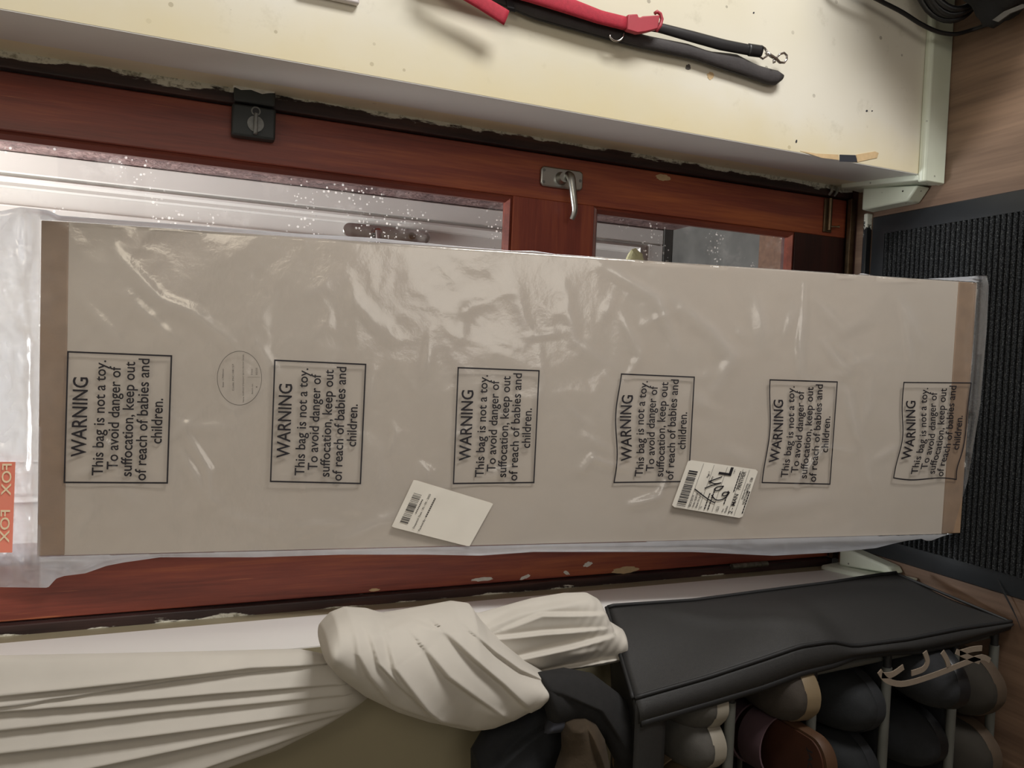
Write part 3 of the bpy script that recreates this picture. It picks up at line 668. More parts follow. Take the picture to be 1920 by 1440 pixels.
def stroke(pts, w, asp=1.0):
    P_ = spline(pts, max(2, 5*len(pts))); vs = []; fs = []
    for i, p in enumerate(P_):
        a = P_[max(i-1, 0)]; c = P_[min(i+1, len(P_)-1)]; t = np.array([c[0]-a[0], (c[1]-a[1])*asp]); t /= max(1e-9, np.linalg.norm(t))
        n_ = np.array([-t[1], t[0]/asp])*w/2; vs += [tuple(p + n_), tuple(p - n_)]
        if i: fs.append((2*i-2, 2*i-1, 2*i+1, 2*i))
    return vs, fs
def hfilm1(x, y): return float(film_h(np.array([x]), np.array([y]))[0])
def lay(name, parts, warp, lift, m, parent):
    b = MB(); pts = [p for vs, fs in parts for p in vs]; ii = 0
    pxy = np.array([warp(u, v) for u, v in pts]); hh = film_h(pxy[:, 0], pxy[:, 1])
    for vs, fs in parts:
        b.add([PP(pxy[ii+k][0], pxy[ii+k][1], hh[ii+k] + lift) for k in range(len(vs))], fs); ii += len(vs)
    return b.build(name, m, parent)
def bil(tl, tr, br, bl, wob=None):
    def w(u, v):
        x = (1-u)*(1-v)*tl[0] + u*(1-v)*tr[0] + u*v*br[0] + (1-u)*v*bl[0]
        y = (1-u)*(1-v)*tl[1] + u*(1-v)*tr[1] + u*v*br[1] + (1-u)*v*bl[1]
        if wob: dx, dy = wob(u, v); x += dx; y += dy
        return x, y
    return w
LINES = [('WARNING', .20, .805, .205, .142), ('This bag is not a toy.', .06, .94, .372, .105), ('To avoid danger of', .107, .897, .513, .105), ('suffocation, keep out', .055, .937, .648, .105), ('of reach of babies and', .024, .965, .785, .105), ('children.', .31, .66, .925, .105)]
def warning(warp, k=0):
    t = 0.0125; tv = 0.0155
    parts = [line(*q) for q in LINES]
    parts += [bar(0, 1, 0, tv, 40), bar(0, 1, 1-tv, 1, 40), bar(0, t, 0, 1, 1, 30), bar(1-t, 1, 0, 1, 1, 30)]
    return lay('warning_print', parts, warp, 0.0007, m_print, bag)
w5 = lambda u, v: (7*(1-v)*math.sin(math.pi*u)**2, 0)
def w6(u, v):
    d = 9*math.exp(-((u-0.42)/0.25)**2)*(1 - 0.6*v); e = -6*math.exp(-((u-0.12)/0.12)**2)*v*0.6
    return d + e, 3*math.sin(6*v)*math.exp(-u*8)
w4 = lambda u, v: (3.5*math.sin(7.5*u)*(1-v), 0)
for tl, tr, br, bl, wb in [((119,906),(126,658),(323,666),(315,907),None), ((506,904),(514,674),(687,682),(677,908),None), ((849,908),(858,688),(1012,694),(1002,906),None), ((1150,906),(1161,700),(1303,706),(1292,904),w4), ((1428,906),(1443,711),(1571,715),(1557,909),w5), ((1674,897),(1694,716),(1822,717),(1795,901),w6)]:
    warning(bil(tl, tr, br, bl, wb))
def sticker(name, corners, m, lift=0.0011, r=0.06, asp=1.0):
    pts = []
    for cx, cy, a0 in ((1-r, r*asp, -90), (1-r, 1-r*asp, 0), (r, 1-r*asp, 90), (r, r*asp, 180)):
        for k in range(5):
            a = math.radians(a0 + 90*k/4); pts.append((cx + r*math.cos(a), cy + r*asp*math.sin(a)))
    w = bil(*corners); pxy = np.array([w(u, v) for u, v in pts]); hh = film_h(pxy[:, 0], pxy[:, 1])
    # paper follows the film: fine grid clipped to the rounded rectangle
    n = 26; vs = []; fs = []
    for i in range(n + 1):
        v = i/n; ins_ = 0.0
        vv = min(v, 1-v)/asp
        if vv < r: ins_ = r - math.sqrt(max(0, r*r - (r-vv)**2))
        for j in range(n + 1): vs.append((ins_ + (1 - 2*ins_)*j/n, v))
    for i in range(n):
        for j in range(n): fs.append((i*(n+1)+j, i*(n+1)+j+1, (i+1)*(n+1)+j+1, (i+1)*(n+1)+j))
    pxy = np.array([w(u, v) for u, v in vs]); hh = film_h(pxy[:, 0], pxy[:, 1]) + lift
    hh = np.maximum(hh, float(np.mean(hh)) - 0.0015)*0.5 + 0.5*float(np.max(hh))
    b = MB(); b.add([PP(x, y, h_) for (x, y), h_ in zip(pxy, hh)], fs)
    o = b.build(name, m, bag, smooth='all'); return o, w, float(np.max(hh))
def lay_flat(name, parts, warp, off, m, parent):
    b = MB()
    for vs, fs in parts: b.add([PP(*warp(u, v), off) for u, v in vs], fs)
    return b.build(name, m, parent)
def barcode(u0, u1, v0, v1, seed, n=46):
    g = random.Random(seed); ws = [g.choice((1, 1, 2, 3)) for _ in range(n)]; tot = sum(ws); u = u0; out_ = []
    for i, w_ in enumerate(ws):
        d = (u1-u0)*w_/tot
        if i % 2 == 0: out_.append(bar(u, u + d, v0, v1))
        u += d
    return out_
# address label with marker scrawl
st, wp, top = sticker('shipping_label', ((1259,950),(1291,862),(1422,881),(1391,972)), m_label, r=0.035, asp=0.75)
pr_ = barcode(.05, .82, .06, .185, 4)
for t_, a_, c_, v_, h_ in [('SKU: 55119', .06, .30, .255, .026), ('Order: GLB7179', .06, .36, .30, .026), ('Date: 01 Jul 25', .06, .38, .345, .026), ('To:', .06, .11, .41, .026), ('Delivery', .58, .74, .42, .026), ('Page: 1', .70, .82, .355, .026), ('GL51', .06, .16, .645, .034), ('Phone', .06, .13, .715, .022), ('Panther', .06, .20, .76, .026),
  ('2 - MAN', .06, .46, .845, .052), ('PANTHER', .56, .93, .845, .058), ('Delivery Routing', .38, .70, .925, .024), ('NORTHAMPTON  C08', .28, .83, .968, .032), ('1 of 1', .86, .94, .69, .022)]:
    pr_.append(line(t_, a_, c_, v_, h_))
for a_, c_, v_ in [(.06,.40,.462), (.06,.50,.51), (.22,.50,.70), (.50,.92,.775), (.10,.55,.99)]: 
    u = a_
    while u < c_: pr_.append(bar(u, min(u + .045, c_), v_ - .016, v_)); u += .058
for v_ in (.225, .375, .565, .79, .88): pr_.append(bar(.03, .97, v_, v_ + .0035))
pr_ += [bar(.80, .85, .475, .655), bar(.80, .975, .615, .655)]
lay_flat('label_print', pr_, wp, top + 0.0005, m_print, st)
def inv(zx, zy):       # position in the close-up of the label -> unit square
    x, y = 1240 + zx/9.6, 850 + zy/9.6; u = v = 0.5
    for _ in range(12):
        a = np.array(wp(u, v)); e = 1e-3; J = np.stack([(np.array(wp(u+e, v))-a)/e, (np.array(wp(u, v+e))-a)/e], 1)
        d = np.linalg.solve(J, np.array([x, y]) - a); u += d[0]; v += d[1]
    return (u, v)
scr = [[(1095,420),(960,470),(855,505)], [(855,505),(960,545),(1080,530)], [(780,630),(900,580),(1080,530)], [(1125,590),(1020,600),(960,640),(980,670),(1060,650),(1120,590)], [(1225,700),(1140,700),(1100,735),(1120,765),(1190,745),(1225,700),(1160,790),(1060,840),(970,830),(905,750)], [(600,640),(700,720),(850,830),(970,895)]]
lay_flat('marker_scrawl', [stroke([inv(*q) for q in s_], 0.022, 1.25) for s_ in scr], wp, top + 0.0009, m_print, st)
# despatch label
st, wp, top = sticker('despatch_label', ((734,988),(776,899),(925,944),(880,1025)), m_label, lift=0.0013, r=0.012)
pr_ = barcode(.14, .78, .07, .17, 9, 40) + [line('Despatch Date : 30 - 05 - 2025', .08, .82, .268, .022), line('Packed By :', .06, .34, .345, .022)]
u = .36
while u < .74: pr_.append(bar(u, u + .03, .327, .345)); u += .042
u = .38
while u < .66: pr_.append(bar(u, u + .02, .195, .21)); u += .034
lay_flat('label_print', pr_, wp, top + 0.0005, m_greyprint, st)
# round clear label
cw = lambda u, v: (407 + 84*v, 760 - 102*u)
th = np.linspace(0, 2*math.pi, 61); ringv = []
for a in th:
    for q in (0.49, 0.5): ringv.append((0.5 + q*math.cos(a), 0.5 + q*math.sin(a)))
parts = [(ringv, [(2*i, 2*i+1, 2*i+3, 2*i+2) for i in range(60)])]
parts += [line('Size: 1700mm', .33, .67, .15, .036), line('Code: PSC108157', .27, .76, .375, .036), line('Name: SUPPLEX STRAIGHT BATH FRONT PANEL', .055, .945, .60, .030), line('Batch no.', .21, .40, .80, .030), line('Date', .56, .67, .79, .032), line('4', .32, .35, .90, .035), line('02/25', .56, .69, .90, .036), bar(.515, .519, .68, .965)]
lay('round_label', parts, cw, 0.0008, m_greyprint, bag)
# printed packing tape on the back of the bag (mirrored; the film's haze is put into its colours)
tw = lambda u, v: (-78 + 107*v - 6*u, 1036 - 170*(1-u))
tp = MB(); vs, fs = bar(0, 1, 0, 1, 16, 8); tp.add([PP(*tw(u, v), 0.017) for u, v in vs], fs)
tpo = tp.build('packing_tape', m_orange, bag)
for k, (a_, c_) in enumerate(((0.02, 0.37), (0.53, 0.89))):
    tl_ = MB()
    vs, fs = line('FOX', a_, c_, 0.0, 0.165)
    mid = [(u, 0.935 + v) for u, v in vs]
    tl_.add([PP(*tw(u, v), 0.0185) for u, v in mid], fs)
    tl_.build('tape_print', m_creamletter, tpo)

# ================================================================== CURTAIN
def relief(right, left, y0, thick, folds, rows, cols, endpow=0.5, back=0.35, taper=(0.06, 0.06), extra=None):
    """closed cloth body between two picture-plane edges at depth y0, bulging towards the room."""
    A = poly(right, rows); B = poly(left, rows); s_ = np.linspace(0, 1, cols)
    X = A[:, None, 0]*(1 - s_) + B[:, None, 0]*s_; Y = A[:, None, 1]*(1 - s_) + B[:, None, 1]*s_
    prof = np.power(np.clip(1 - (2*s_ - 1)**2, 0, 1), endpow)[None, :]
    t = np.linspace(0, 1, rows); en = np.ones(rows)
    if taper[0]: en = en*np.sqrt(np.clip(1 - (1 - np.clip(t/taper[0], 0, 1))**2, 0.0004, 1))
    if taper[1]: en = en*np.sqrt(np.clip(1 - (1 - np.clip((1 - t)/taper[1], 0, 1))**2, 0.0004, 1))
    D = thick*prof*en[:, None]; fd = np.zeros_like(D)
    for f_ in folds:
        if f_[0] == 'r': fd += ridge(X, Y, *f_[1:])
        else: fd += lip(X, Y, *f_[1:])
    if extra is not None: fd = fd + extra(X, Y)
    D = D + fd*np.clip(prof*1.6, 0, 1)*en[:, None]
    G = [[on(X[i, j], Y[i, j], 1, y0) for j in range(cols)] for i in range(rows)]
    fr = []; bk = []
    for i in range(rows):
        fr.append([]); bk.append([])
        for j in range(cols):
            p = G[i][j]; d = (CAM - p); d = d/np.linalg.norm(d); d = d*0.35 + np.array([0, -0.65, 0])
            fr[-1].append(p + d*D[i, j]); bk[-1].append(p + np.array([0, 1, 0])*min(thick*back, thick*prof[0, j]*en[i]*back) + np.array([0, 0.0004, 0]))
    return MB().grid(fr, bk)
cur = empty('curtain', (-0.50, -0.27, 0.78), 'off-white cotton curtain knotted up on itself on the left of the door', 'curtain')
drf = []
for p, a, w in [([(-220,1275),(0,1293),(467,1243),(600,1238)], .012, 26), ([(-220,1330),(0,1312),(333,1264),(597,1238)], .008, 16), ([(-220,1345),(0,1322),(400,1288),(630,1273)], .012, 24), ([(-220,1380),(0,1356),(300,1322),(633,1293)], .010, 24), ([(-220,1430),(0,1398),(267,1366),(613,1322)], .014, 26), ([(-220,1530),(100,1440),(400,1378),(640,1330)], .014, 26), ([(-220,1640),(100,1530),(400,1425),(640,1345)], .012, 26)]:
    drf.append(('l', p, a, w, -1))
relief([(-240,1206),(0,1229),(200,1225),(400,1221),(560,1217),(600,1225),(660,1245)], [(-240,1720),(0,1610),(200,1520),(400,1448),(520,1405),(600,1365),(690,1308)], -0.285, 0.030, drf, 150, 110, 0.35, 0.5, (0, 0.05)).build('curtain_drape', m_curtain, cur, smooth='all')
tf = [('l', [(890,1185),(1000,1172),(1110,1165)], .010, 14, 1), ('l', [(930,1225),(1050,1197),(1130,1178)], .013, 20, 1), ('l', [(990,1252),(1080,1235),(1160,1220)], .012, 16, 1), ('l', [(880,1175),(960,1140),(1120,1110)], .012, 18, 1), ('l', [(930,1168),(1000,1140),(1128,1140)], .010, 14, 1), ('r', [(1040,1215),(1100,1205)], .006, 8)]
def wr_(X, Y): return 0.0006*np.sin(0.35*X + 0.2*Y)*np.clip((X - 1040)/60, 0, 1)
relief([(830,1140),(900,1150),(960,1133),(1000,1122),(1060,1112),(1100,1111),(1120,1122),(1128,1140),(1135,1160),(1168,1180)], [(900,1300),(960,1275),(1000,1262),(1040,1257),(1080,1252),(1120,1246),(1145,1240),(1155,1238),(1160,1232),(1163,1215)], -0.320, 0.050, tf, 110, 80, 0.5, 0.6, (0, 0.05), wr_).build('curtain_tail', m_curtain, cur, smooth='all')
kf = [('l', [(652,1150),(653,1197),(673,1237),(720,1297),(850,1356)], .009, 26, -1), ('l', [(676,1160),(690,1213),(727,1253),(773,1297),(835,1352)], .010, 20, -1), ('l', [(708,1170),(717,1220),(767,1287),(793,1323),(880,1350)], .012, 26, -1),
      ('l', [(775,1190),(813,1237),(860,1273),(912,1310)], .013, 26, -1), ('l', [(815,1165),(860,1207),(913,1252),(965,1304)], .015, 30, -1), ('l', [(870,1170),(905,1200),(950,1232),(1015,1262)], .012, 26, -1), ('l', [(700,1168),(760,1150),(822,1165)], .009, 14, 1), ('r', [(880,1300),(930,1320)], .006, 10), ('r', [(640,1230),(660,1270)], .004, 14)]
relief([(600,1200),(606,1178),(625,1152),(650,1141),(690,1143),(720,1152),(780,1141),(850,1128),(880,1132),(900,1160),(960,1215),(1018,1256)], [(601,1210),(608,1235),(630,1262),(680,1300),(740,1330),(800,1350),(840,1358),(880,1366),(915,1360),(950,1344),(990,1318),(1008,1285)], -0.335, 0.092, kf, 130, 100, 0.5, 0.6, (0.08, 0.05)).build('curtain_knot', m_curtain, cur, smooth='all')

# ================================================================== SHOE RACK
rack = empty('shoe_rack', (-0.68, -0.35, 0.0), 'tall shoe rack with black fabric cover left of the door', 'rack')
def pxl(pts, axis, val, n): return [on(x, y, axis, val) for x, y in poly(pts, n)]
n = 50
AB = [Vector(p) for p in pxl([(1140,1140),(1150,1137),(1300,1127),(1450,1107),(1560,1093),(1640,1080),(1680,1075)], 1, -0.262, n)]
dc_px = poly([(1190,1310),(1330,1270),(1430,1237),(1500,1213),(1560,1204),(1600,1213),(1700,1200),(1800,1180),(1905,1165)], n)
DC = [Vector(on(x, y, 1, -0.445 - 0.012*k/(n-1))) for k, (x, y) in enumerate(dc_px)]
for L_ in (AB, DC):
    for p in L_: p.z = max(p.z, 0.004)
mrows = 26; G = []
for k in range(n):
    row = []
    for j in range(mrows):
        s_ = j/(mrows-1); p = AB[k].lerp(DC[k], s_); t = k/(n-1)
        bul = 0.016*math.sin(math.pi*s_)*math.sin(math.pi*min(1, t*1.05)) + 0.006*math.sin(9*t + 4*s_)*math.sin(math.pi*s_) + 0.004*math.exp(-((t*1.0 - s_*0.5 - 0.1)/0.05)**2)*math.sin(math.pi*s_)
        row.append(p + Vector((bul, 0, 0)))
    G.append(row)
MB().grid(G).build('side_cover', m_blackcloth, rack, smooth='all', solid=0.0012)
b = MB()
for L_ in (AB, DC): b.tube([p + Vector((0.002, -0.001, 0.001)) for p in L_], 0.0035, 8)
b.tube([AB[0].lerp(DC[0], k/20) + Vector((0.001, 0, 0.003)) for k in range(21)], 0.0035, 8)
b.tube([AB[-1].lerp(DC[-1], k/20) + Vector((0.001, 0, 0.003)) for k in range(21)], 0.003, 8)
b.build('cover_piping', m_piping, rack, smooth='all')
ef_px = poly([(1197,1357),(1330,1318),(1430,1288),(1500,1262),(1560,1247),(1600,1231),(1660,1224),(1720,1221),(1800,1204),(1905,1170)], n)
EF = [Vector(on(x, y, 1, -0.452)) for x, y in ef_px]
for p in EF: p.z = max(p.z, 0.006)
G = [[DC[k].lerp(EF[k], j/8) + Vector((0, -0.008*math.sin(math.pi*j/8), 0)) for j in range(9)] for k in range(n)]
MB().grid(G).build('front_flap', m_blackcloth, rack, smooth='all', solid=0.0015)
b = MB(); b.tube([p + Vector((0, 0.002, -0.004)) for p in EF], 0.007, 8)
b.build('flap_roll', m_piping, rack, smooth='all')
# top cover, sagging between the front and back rails
G = []
Al, Dl = AB[0], DC[0]
for i in range(24):
    u = i/23; row = []
    for j in range(18):
        s_ = j/17; p = Al.lerp(Dl, s_) + Vector((-0.55*u, 0, 0)); q = Vector((p.x, p.y, p.z - 0.02*math.sin(math.pi*u) + 0.012*math.sin(math.pi*s_)*math.sin(5*u)))
        row.append(q)
    G.append(row)
MB().grid(G).build('top_cover', m_blackcloth, rack, smooth='all', solid=0.0015)
G = [[Dl + Vector((-0.004 - 0.55*i/23, -0.003 - 0.004*math.sin(math.pi*j/6), -0.055*j/6)) for j in range(7)] for i in range(24)]
MB().grid(G).build('top_valance', m_blackcloth, rack, smooth='all', solid=0.0015)
LV = [0.640, 0.470, 0.300, 0.130, 0.022]
RX = [-0.500, -0.488, -0.484, -0.478, -0.474]
XL = -1.10
for z, x in zip(LV, RX):
    MB().tube([(XL, -0.440, z), (x - 0.035, -0.440, z)], 0.0085, 14).build('shelf_tube', m_tube, rack, smooth=True)
    MB().tube([(x - 0.036, -0.440, z), (x, -0.440, z)], 0.0068, 12).build('tube_end', m_piping, rack, smooth=True)
    MB().tube([(XL, -0.272, z), (x, -0.272, z)], 0.0075, 12).build('back_tube', m_tube, rack, smooth=True)
    if z > 0.05:
        G = [[(x - 0.01 + (XL - x)*i/12, -0.437 + 0.165*j/8, z + 0.003 - 0.012*math.sin(math.pi*j/8)) for j in range(9)] for i in range(13)]
        MB().grid(G).build('shelf', m_dark, rack, smooth='all', solid=0.0015)
for xx, y in ((-0.482, -0.425), (-0.462, -0.270)):
    tz = 0.76 if y < -0.4 else 0.68
    MB().tube([(xx - 0.012, y, 0.003), (xx - 0.045, y, tz)], 0.0075, 12).build('post', m_tube, rack, smooth=True)
MB().box(-1.10, -0.47, -0.262, -0.260, 0.01, 0.70).build('back_cover', m_dark, rack)
# tie strap lying over the mat rim
sp = [on(x, y, 2, 0.0105) for x, y in ((1874,1094),(1890,1125),(1903,1150),(1912,1172))]
MB().strap([Vector(p) for p in sp], Vector((0.008, 0.004, 0)), Vector((0, 0, 1)), 0.0015).build('tie_strap', m_piping, rack)

# ================================================================== SHOES
def shoe(name, base, yaw, L, wd, hh, mats, label, group=None, pitch=0.0, roll=0.0, sole_h=0.024, opening=(0.04, 0.55), flat=False, laces=False, toe=1.0, footbed=None, cat='shoe'):
    """shoe whose toe points along local +Y; base = middle of the toe end on the ground."""
    root = empty(name, base, label, cat, group); root.rotation_euler = (pitch, roll, yaw)
    WO[root.name] = Vector((0, 0, 0))
    def half(t):  # half width along the length, t 0 heel .. 1 toe
        return wd/2*(0.74 + 0.16*math.sin(math.pi*min(1, t*0.9)) + 0.16*math.exp(-((t-0.72)/0.22)**2))*min(1, math.sqrt(max(0, 1 - max(0, (t - 0.80)/0.20)**2.2)) )*math.sqrt(max(0, 1 - max(0, (0.12 - t)/0.12)**2))
    ts = [1 - (1-k/40)**1.0 for k in range(41)]; ts = [0.5 - 0.5*math.cos(math.pi*t) for t in ts]
    ol = [(half(t) + 0.003, -L + L*t) for t in ts] ; ol = ol + [(-x, y) for x, y in ol[::-1][1:-1]]
    s_ = MB(); rings = []
    for zz, o_ in ((0, 0.90), (0.005, 1.0), (sole_h - 0.003, 1.0), (sole_h, 0.97)):
        rings.append([(x*o_, (y + L/2)*(0.985 + 0.015*o_) - L/2, zz) for x, y in ol])
    k = len(ol); vs = [p for r_ in rings for p in r_]
    fs = [tuple(range(k))[::-1], tuple(3*k + i for i in range(k))] + [(r_*k + i, r_*k + (i+1) % k, (r_+1)*k + (i+1) % k, (r_+1)*k + i) for r_ in range(3) for i in range(k)]
    s_.add(vs, fs); s_.build('sole', mats[0], root, smooth=True, angle=35)
    if footbed:
        f_ = MB(); inner = [(x*0.90, (y + L/2)*0.96 - L/2, sole_h + 0.001) for x, y in ol]; f_.prism(inner, (0, 0, 0.003)); f_.build('footbed', footbed, root, smooth=True)
    if flat: return root
    na = 19; G = []
    for t in ts[1:-1]:
        w_ = half(t)*0.97; hgt = hh*(0.98 - 0.10*t) if t < 0.45 else hh*(0.93*(1 - ((t-0.45)/0.55)**1.7) + 0.36*((t-0.45)/0.55)**0.8)
        if t > 0.9: hgt *= math.sqrt(max(0.02, 1 - ((t-0.9)/0.1)**2))*0.6 + 0.4
        G.append([(w_*math.copysign(abs(math.cos(a))**0.75, math.cos(a)), -L + L*t, sole_h - 0.002 + hgt*abs(math.sin(a))**0.8) for a in [math.pi*q/(na-1) for q in range(na)]])
    u_ = MB(); b0 = len(u_.v); u_.v += [p for r_ in G for p in r_]
    for i in range(len(G) - 1):
        t = ts[i + 1]
        for j in range(na - 1):
            if opening and opening[0] < t < opening[1] and 4 < j < na - 6: continue
            u_.f.append((i*na + j, i*na + j + 1, (i+1)*na + j + 1, (i+1)*na + j))
    u_.f.append(tuple((len(G)-1)*na + j for j in range(na))); u_.f.append(tuple(j for j in range(na)))
    u_.build('upper', mats[1], root, smooth='all', solid=0.003)
    if opening and not footbed:
        f_ = MB(); inner = [(x*0.86, (y + L/2)*0.95 - L/2, sole_h + 0.0005) for x, y in ol]; f_.prism(inner, (0, 0, 0.002)); f_.build('insole', mats[2], root, smooth=True)
    return root
def part(root, mb, name, m, **kw): return mb.build(name, m, root, **kw)
# taupe canvas shoe, toe towards the room, on the second shelf
shoe('canvas_shoe', (-0.548, -0.470, 0.480), math.pi - 0.10, 0.26, 0.102, 0.060, (m_cream, m_brownup, m_dark), 'taupe canvas shoe with thick cream sole, toe out, second shelf from the top', pitch=0.10, sole_h=0.030)
# white sneakers on the top shelf
shoe('white_sneaker', (-0.537, -0.452, 0.652), math.pi + 0.12, 0.25, 0.088, 0.062, (m_whiterub, m_greyup, m_dark), 'white soled sneaker nearest the fabric side on the top shelf', 'white sneakers on the top shelf', sole_h=0.026)
shoe('white_sneaker', (-0.612, -0.452, 0.652), math.pi - 0.08, 0.25, 0.088, 0.062, (m_whiterub, m_greyup, m_dark), 'white soled sneaker beside the studded beige sandal on the top shelf', 'white sneakers on the top shelf', sole_h=0.026)
# beige strapped sandal with studs
sd = shoe('studded_sandal', (-0.690, -0.440, 0.668), math.pi - 0.15, 0.25, 0.092, 0.05, (m_cream, m_beige, m_dark), 'beige leather sandal with round buckle studs on the top shelf', None, flat=True, footbed=m_beige, cat='sandal', pitch=-0.12)
for y_, hh_ in ((-0.075, 0.060), (-0.125, 0.066)):
    b = MB(); b.strap([Vector((0.046*math.cos(a), y_, 0.022 + hh_*math.sin(a))) for a in [math.pi*k/16 for k in range(17)]], [Vector((0, 0.019, 0))]*17, [Vector((math.cos(a), 0, math.sin(a))) for a in [math.pi*k/16 for k in range(17)]], 0.003); b.build('strap', m_beige, sd, smooth=True)
    b = MB(); b.tube([(0.026, y_, 0.022 + hh_*0.80), (0.031, y_, 0.022 + hh_*0.90)], 0.009, 16); b.build('stud', m_black, sd, smooth=True)
    b = MB(); b.tube([(0.026 + 0.010*math.cos(k*math.pi/8), y_ + 0.014*math.sin(k*math.pi/8), 0.024 + hh_*0.86 + 0.002) for k in range(16)], 0.0018, 8, True); b.build('buckle', m_brass, sd, smooth=True)
# tan leather sandal with mauve straps, foot bed showing
sn = shoe('leather_sandal', (-0.652, -0.262, 0.494), 0.0, 0.25, 0.108, 0.05, (m_tanrim, m_tan, m_dark), 'tan leather sandal with mauve straps, heel hanging out of the second shelf', None, flat=True, footbed=m_tan, cat='sandal')
sn.rotation_euler = (0.06, 0.0, 0.06)
for y_, hh_ in ((-0.062, 0.050), (-0.125, 0.046)):
    b = MB(); ang = [math.pi*k/16 for k in range(17)]
    b.strap([Vector((0.050*math.cos(a), y_, 0.022 + hh_*math.sin(a))) for a in ang], [Vector((0, 0.026, 0))]*17, [Vector((math.cos(a), 0, math.sin(a))) for a in ang], 0.003); b.build('strap', m_mauve, sn, smooth=True)
vs, fs = text_geo('JACK'); xs = [p[0] for p in vs]; b = MB(); b.add([(0.026 - (p[0]-min(xs))/(max(xs)-min(xs))*0.052, -0.215 - p[1]*0.014, 0.0285) for p in vs], fs); b.build('embossed_lettering', m_dark, sn)
# dark shoes on the lower shelves
shoe('slate_shoe', (-0.590, -0.452, 0.310), math.pi + 0.05, 0.27, 0.105, 0.075, (m_dark, m_slate, m_dark), 'dark slate canvas shoe, right hand one on the third shelf', 'slate canvas shoes on the third shelf')
shoe('slate_shoe', (-0.712, -0.447, 0.310), math.pi - 0.06, 0.27, 0.105, 0.075, (m_dark, m_slate, m_dark), 'dark slate canvas shoe, left hand one on the third shelf', 'slate canvas shoes on the third shelf')
shoe('black_shoe', (-0.690, -0.447, 0.140), math.pi - 0.04, 0.27, 0.104, 0.075, (m_black, m_dark, m_dark), 'plain black shoe behind the lace-up trainer on the fourth shelf')
lc = shoe('black_trainer', (-0.563, -0.505, 0.172), math.pi - 0.20, 0.27, 0.100, 0.080, (m_black, m_dark, m_dark), 'black trainer with loose off-white laces on the fourth shelf', pitch=0.22, opening=(0.04, 0.42))
lcm = (Matrix.Translation(lc.location) @ lc.rotation_euler.to_matrix().to_4x4()).inverted()
for path in ([(1648,1258),(1660,1274),(1685,1282),(1715,1277),(1760,1262),(1800,1246),(1838,1232),(1855,1238)], [(1652,1266),(1672,1264),(1693,1250)], [(1733,1222),(1738,1240),(1730,1254),(1708,1262)], [(1766,1222),(1774,1236),(1778,1250)], [(1792,1221),(1815,1232),(1836,1240)], [(1798,1224),(1822,1217),(1840,1215)]):
    pp_ = [Vector(p) for p in spline([on(x, y, 1, -0.512) for x, y in path], 24)]; wv_ = []
    for k in range(24):
        t_ = (pp_[min(k+1, 23)] - pp_[max(k-1, 0)]).normalized(); wv_.append(t_.cross(Vector((0, 1, 0))).normalized()*0.0048)
    b = MB(); b.strap(pp_, wv_, Vector((0, -1, 0)), 0.0016); b.v = [tuple(lcm @ Vector(p)) for p in b.v]; b.build('lace', m_lace, lc)
shoe('olive_slipper', (-0.590, -0.478, 0.034), math.pi - 0.05, 0.26, 0.112, 0.070, (m_oliverim, m_olive, m_dark), 'dark olive suede slip-on with tan edge nearest the mat, on the bottom rail', 'olive slip-ons on the bottom rail', sole_h=0.030)
shoe('olive_slipper', (-0.716, -0.478, 0.034), math.pi + 0.02, 0.26, 0.112, 0.070, (m_oliverim, m_olive, m_dark), 'dark olive suede slip-on with tan edge cut by the photo edge, on the bottom rail', 'olive slip-ons on the bottom rail', sole_h=0.030)

# ================================================================== CLOTHES ON TOP OF THE RACK
relief([(890,1440),(885,1405),(905,1370),(940,1345),(985,1325),(1010,1290),(1060,1275)], [(895,1560),(920,1580),(980,1560),(1030,1500),(1060,1450),(1080,1400),(1090,1350)], -0.330, 0.05, [('l', [(900,1440),(960,1380),(1030,1330)], .012, 20, 1), ('r', [(960,1440),(1010,1400)], .008, 16)], 60, 50, 0.5, 0.6).build('tmp', m_dark, None, smooth='all')
jk = bpy.data.objects['tmp']; jk.name = 'black_jacket'; tag(jk, 'black jacket heaped on the rack beside the curtain knot', 'jacket')
relief([(1005,1262),(1060,1252),(1110,1262),(1160,1300),(1178,1320)], [(1030,1360),(1080,1355),(1130,1380),(1165,1450),(1180,1480)], -0.395, 0.035, [('l', [(1040,1290),(1110,1320),(1150,1380)], .010, 20, -1)], 50, 40, 0.5, 0.6).build('tmp', m_greycloth, None, smooth='all')
o = bpy.data.objects['tmp']; o.name = 'folded_cloth'; tag(o, 'dark grey cloth folded over the front corner of the rack top', 'cloth')
relief([(1030,1352),(1050,1338),(1072,1332),(1090,1340)], [(1020,1375),(1050,1372),(1080,1366),(1096,1360)], -0.400, 0.018, [], 24, 20, 0.5, 0.6).build('tmp', m_denim, None, smooth='all')
o = bpy.data.objects['tmp']; o.name = 'slate_cloth'; tag(o, 'slate grey scrap of cloth between the black jacket and the brown slipper', 'cloth')
relief([(1076,1348),(1096,1345),(1116,1356),(1130,1380),(1140,1430),(1150,1500)], [(1062,1356),(1056,1380),(1056,1410),(1045,1440),(1030,1480),(1020,1510)], -0.420, 0.045, [('l', [(1086,1350),(1100,1390),(1120,1440)], .010, 12, -1)], 50, 40, 0.5, 0.6).build('tmp', m_felt, None, smooth='all')
o = bpy.data.objects['tmp']; o.name = 'suede_slipper'; tag(o, 'brown suede slipper with a centre seam on top of the rack', 'slipper')

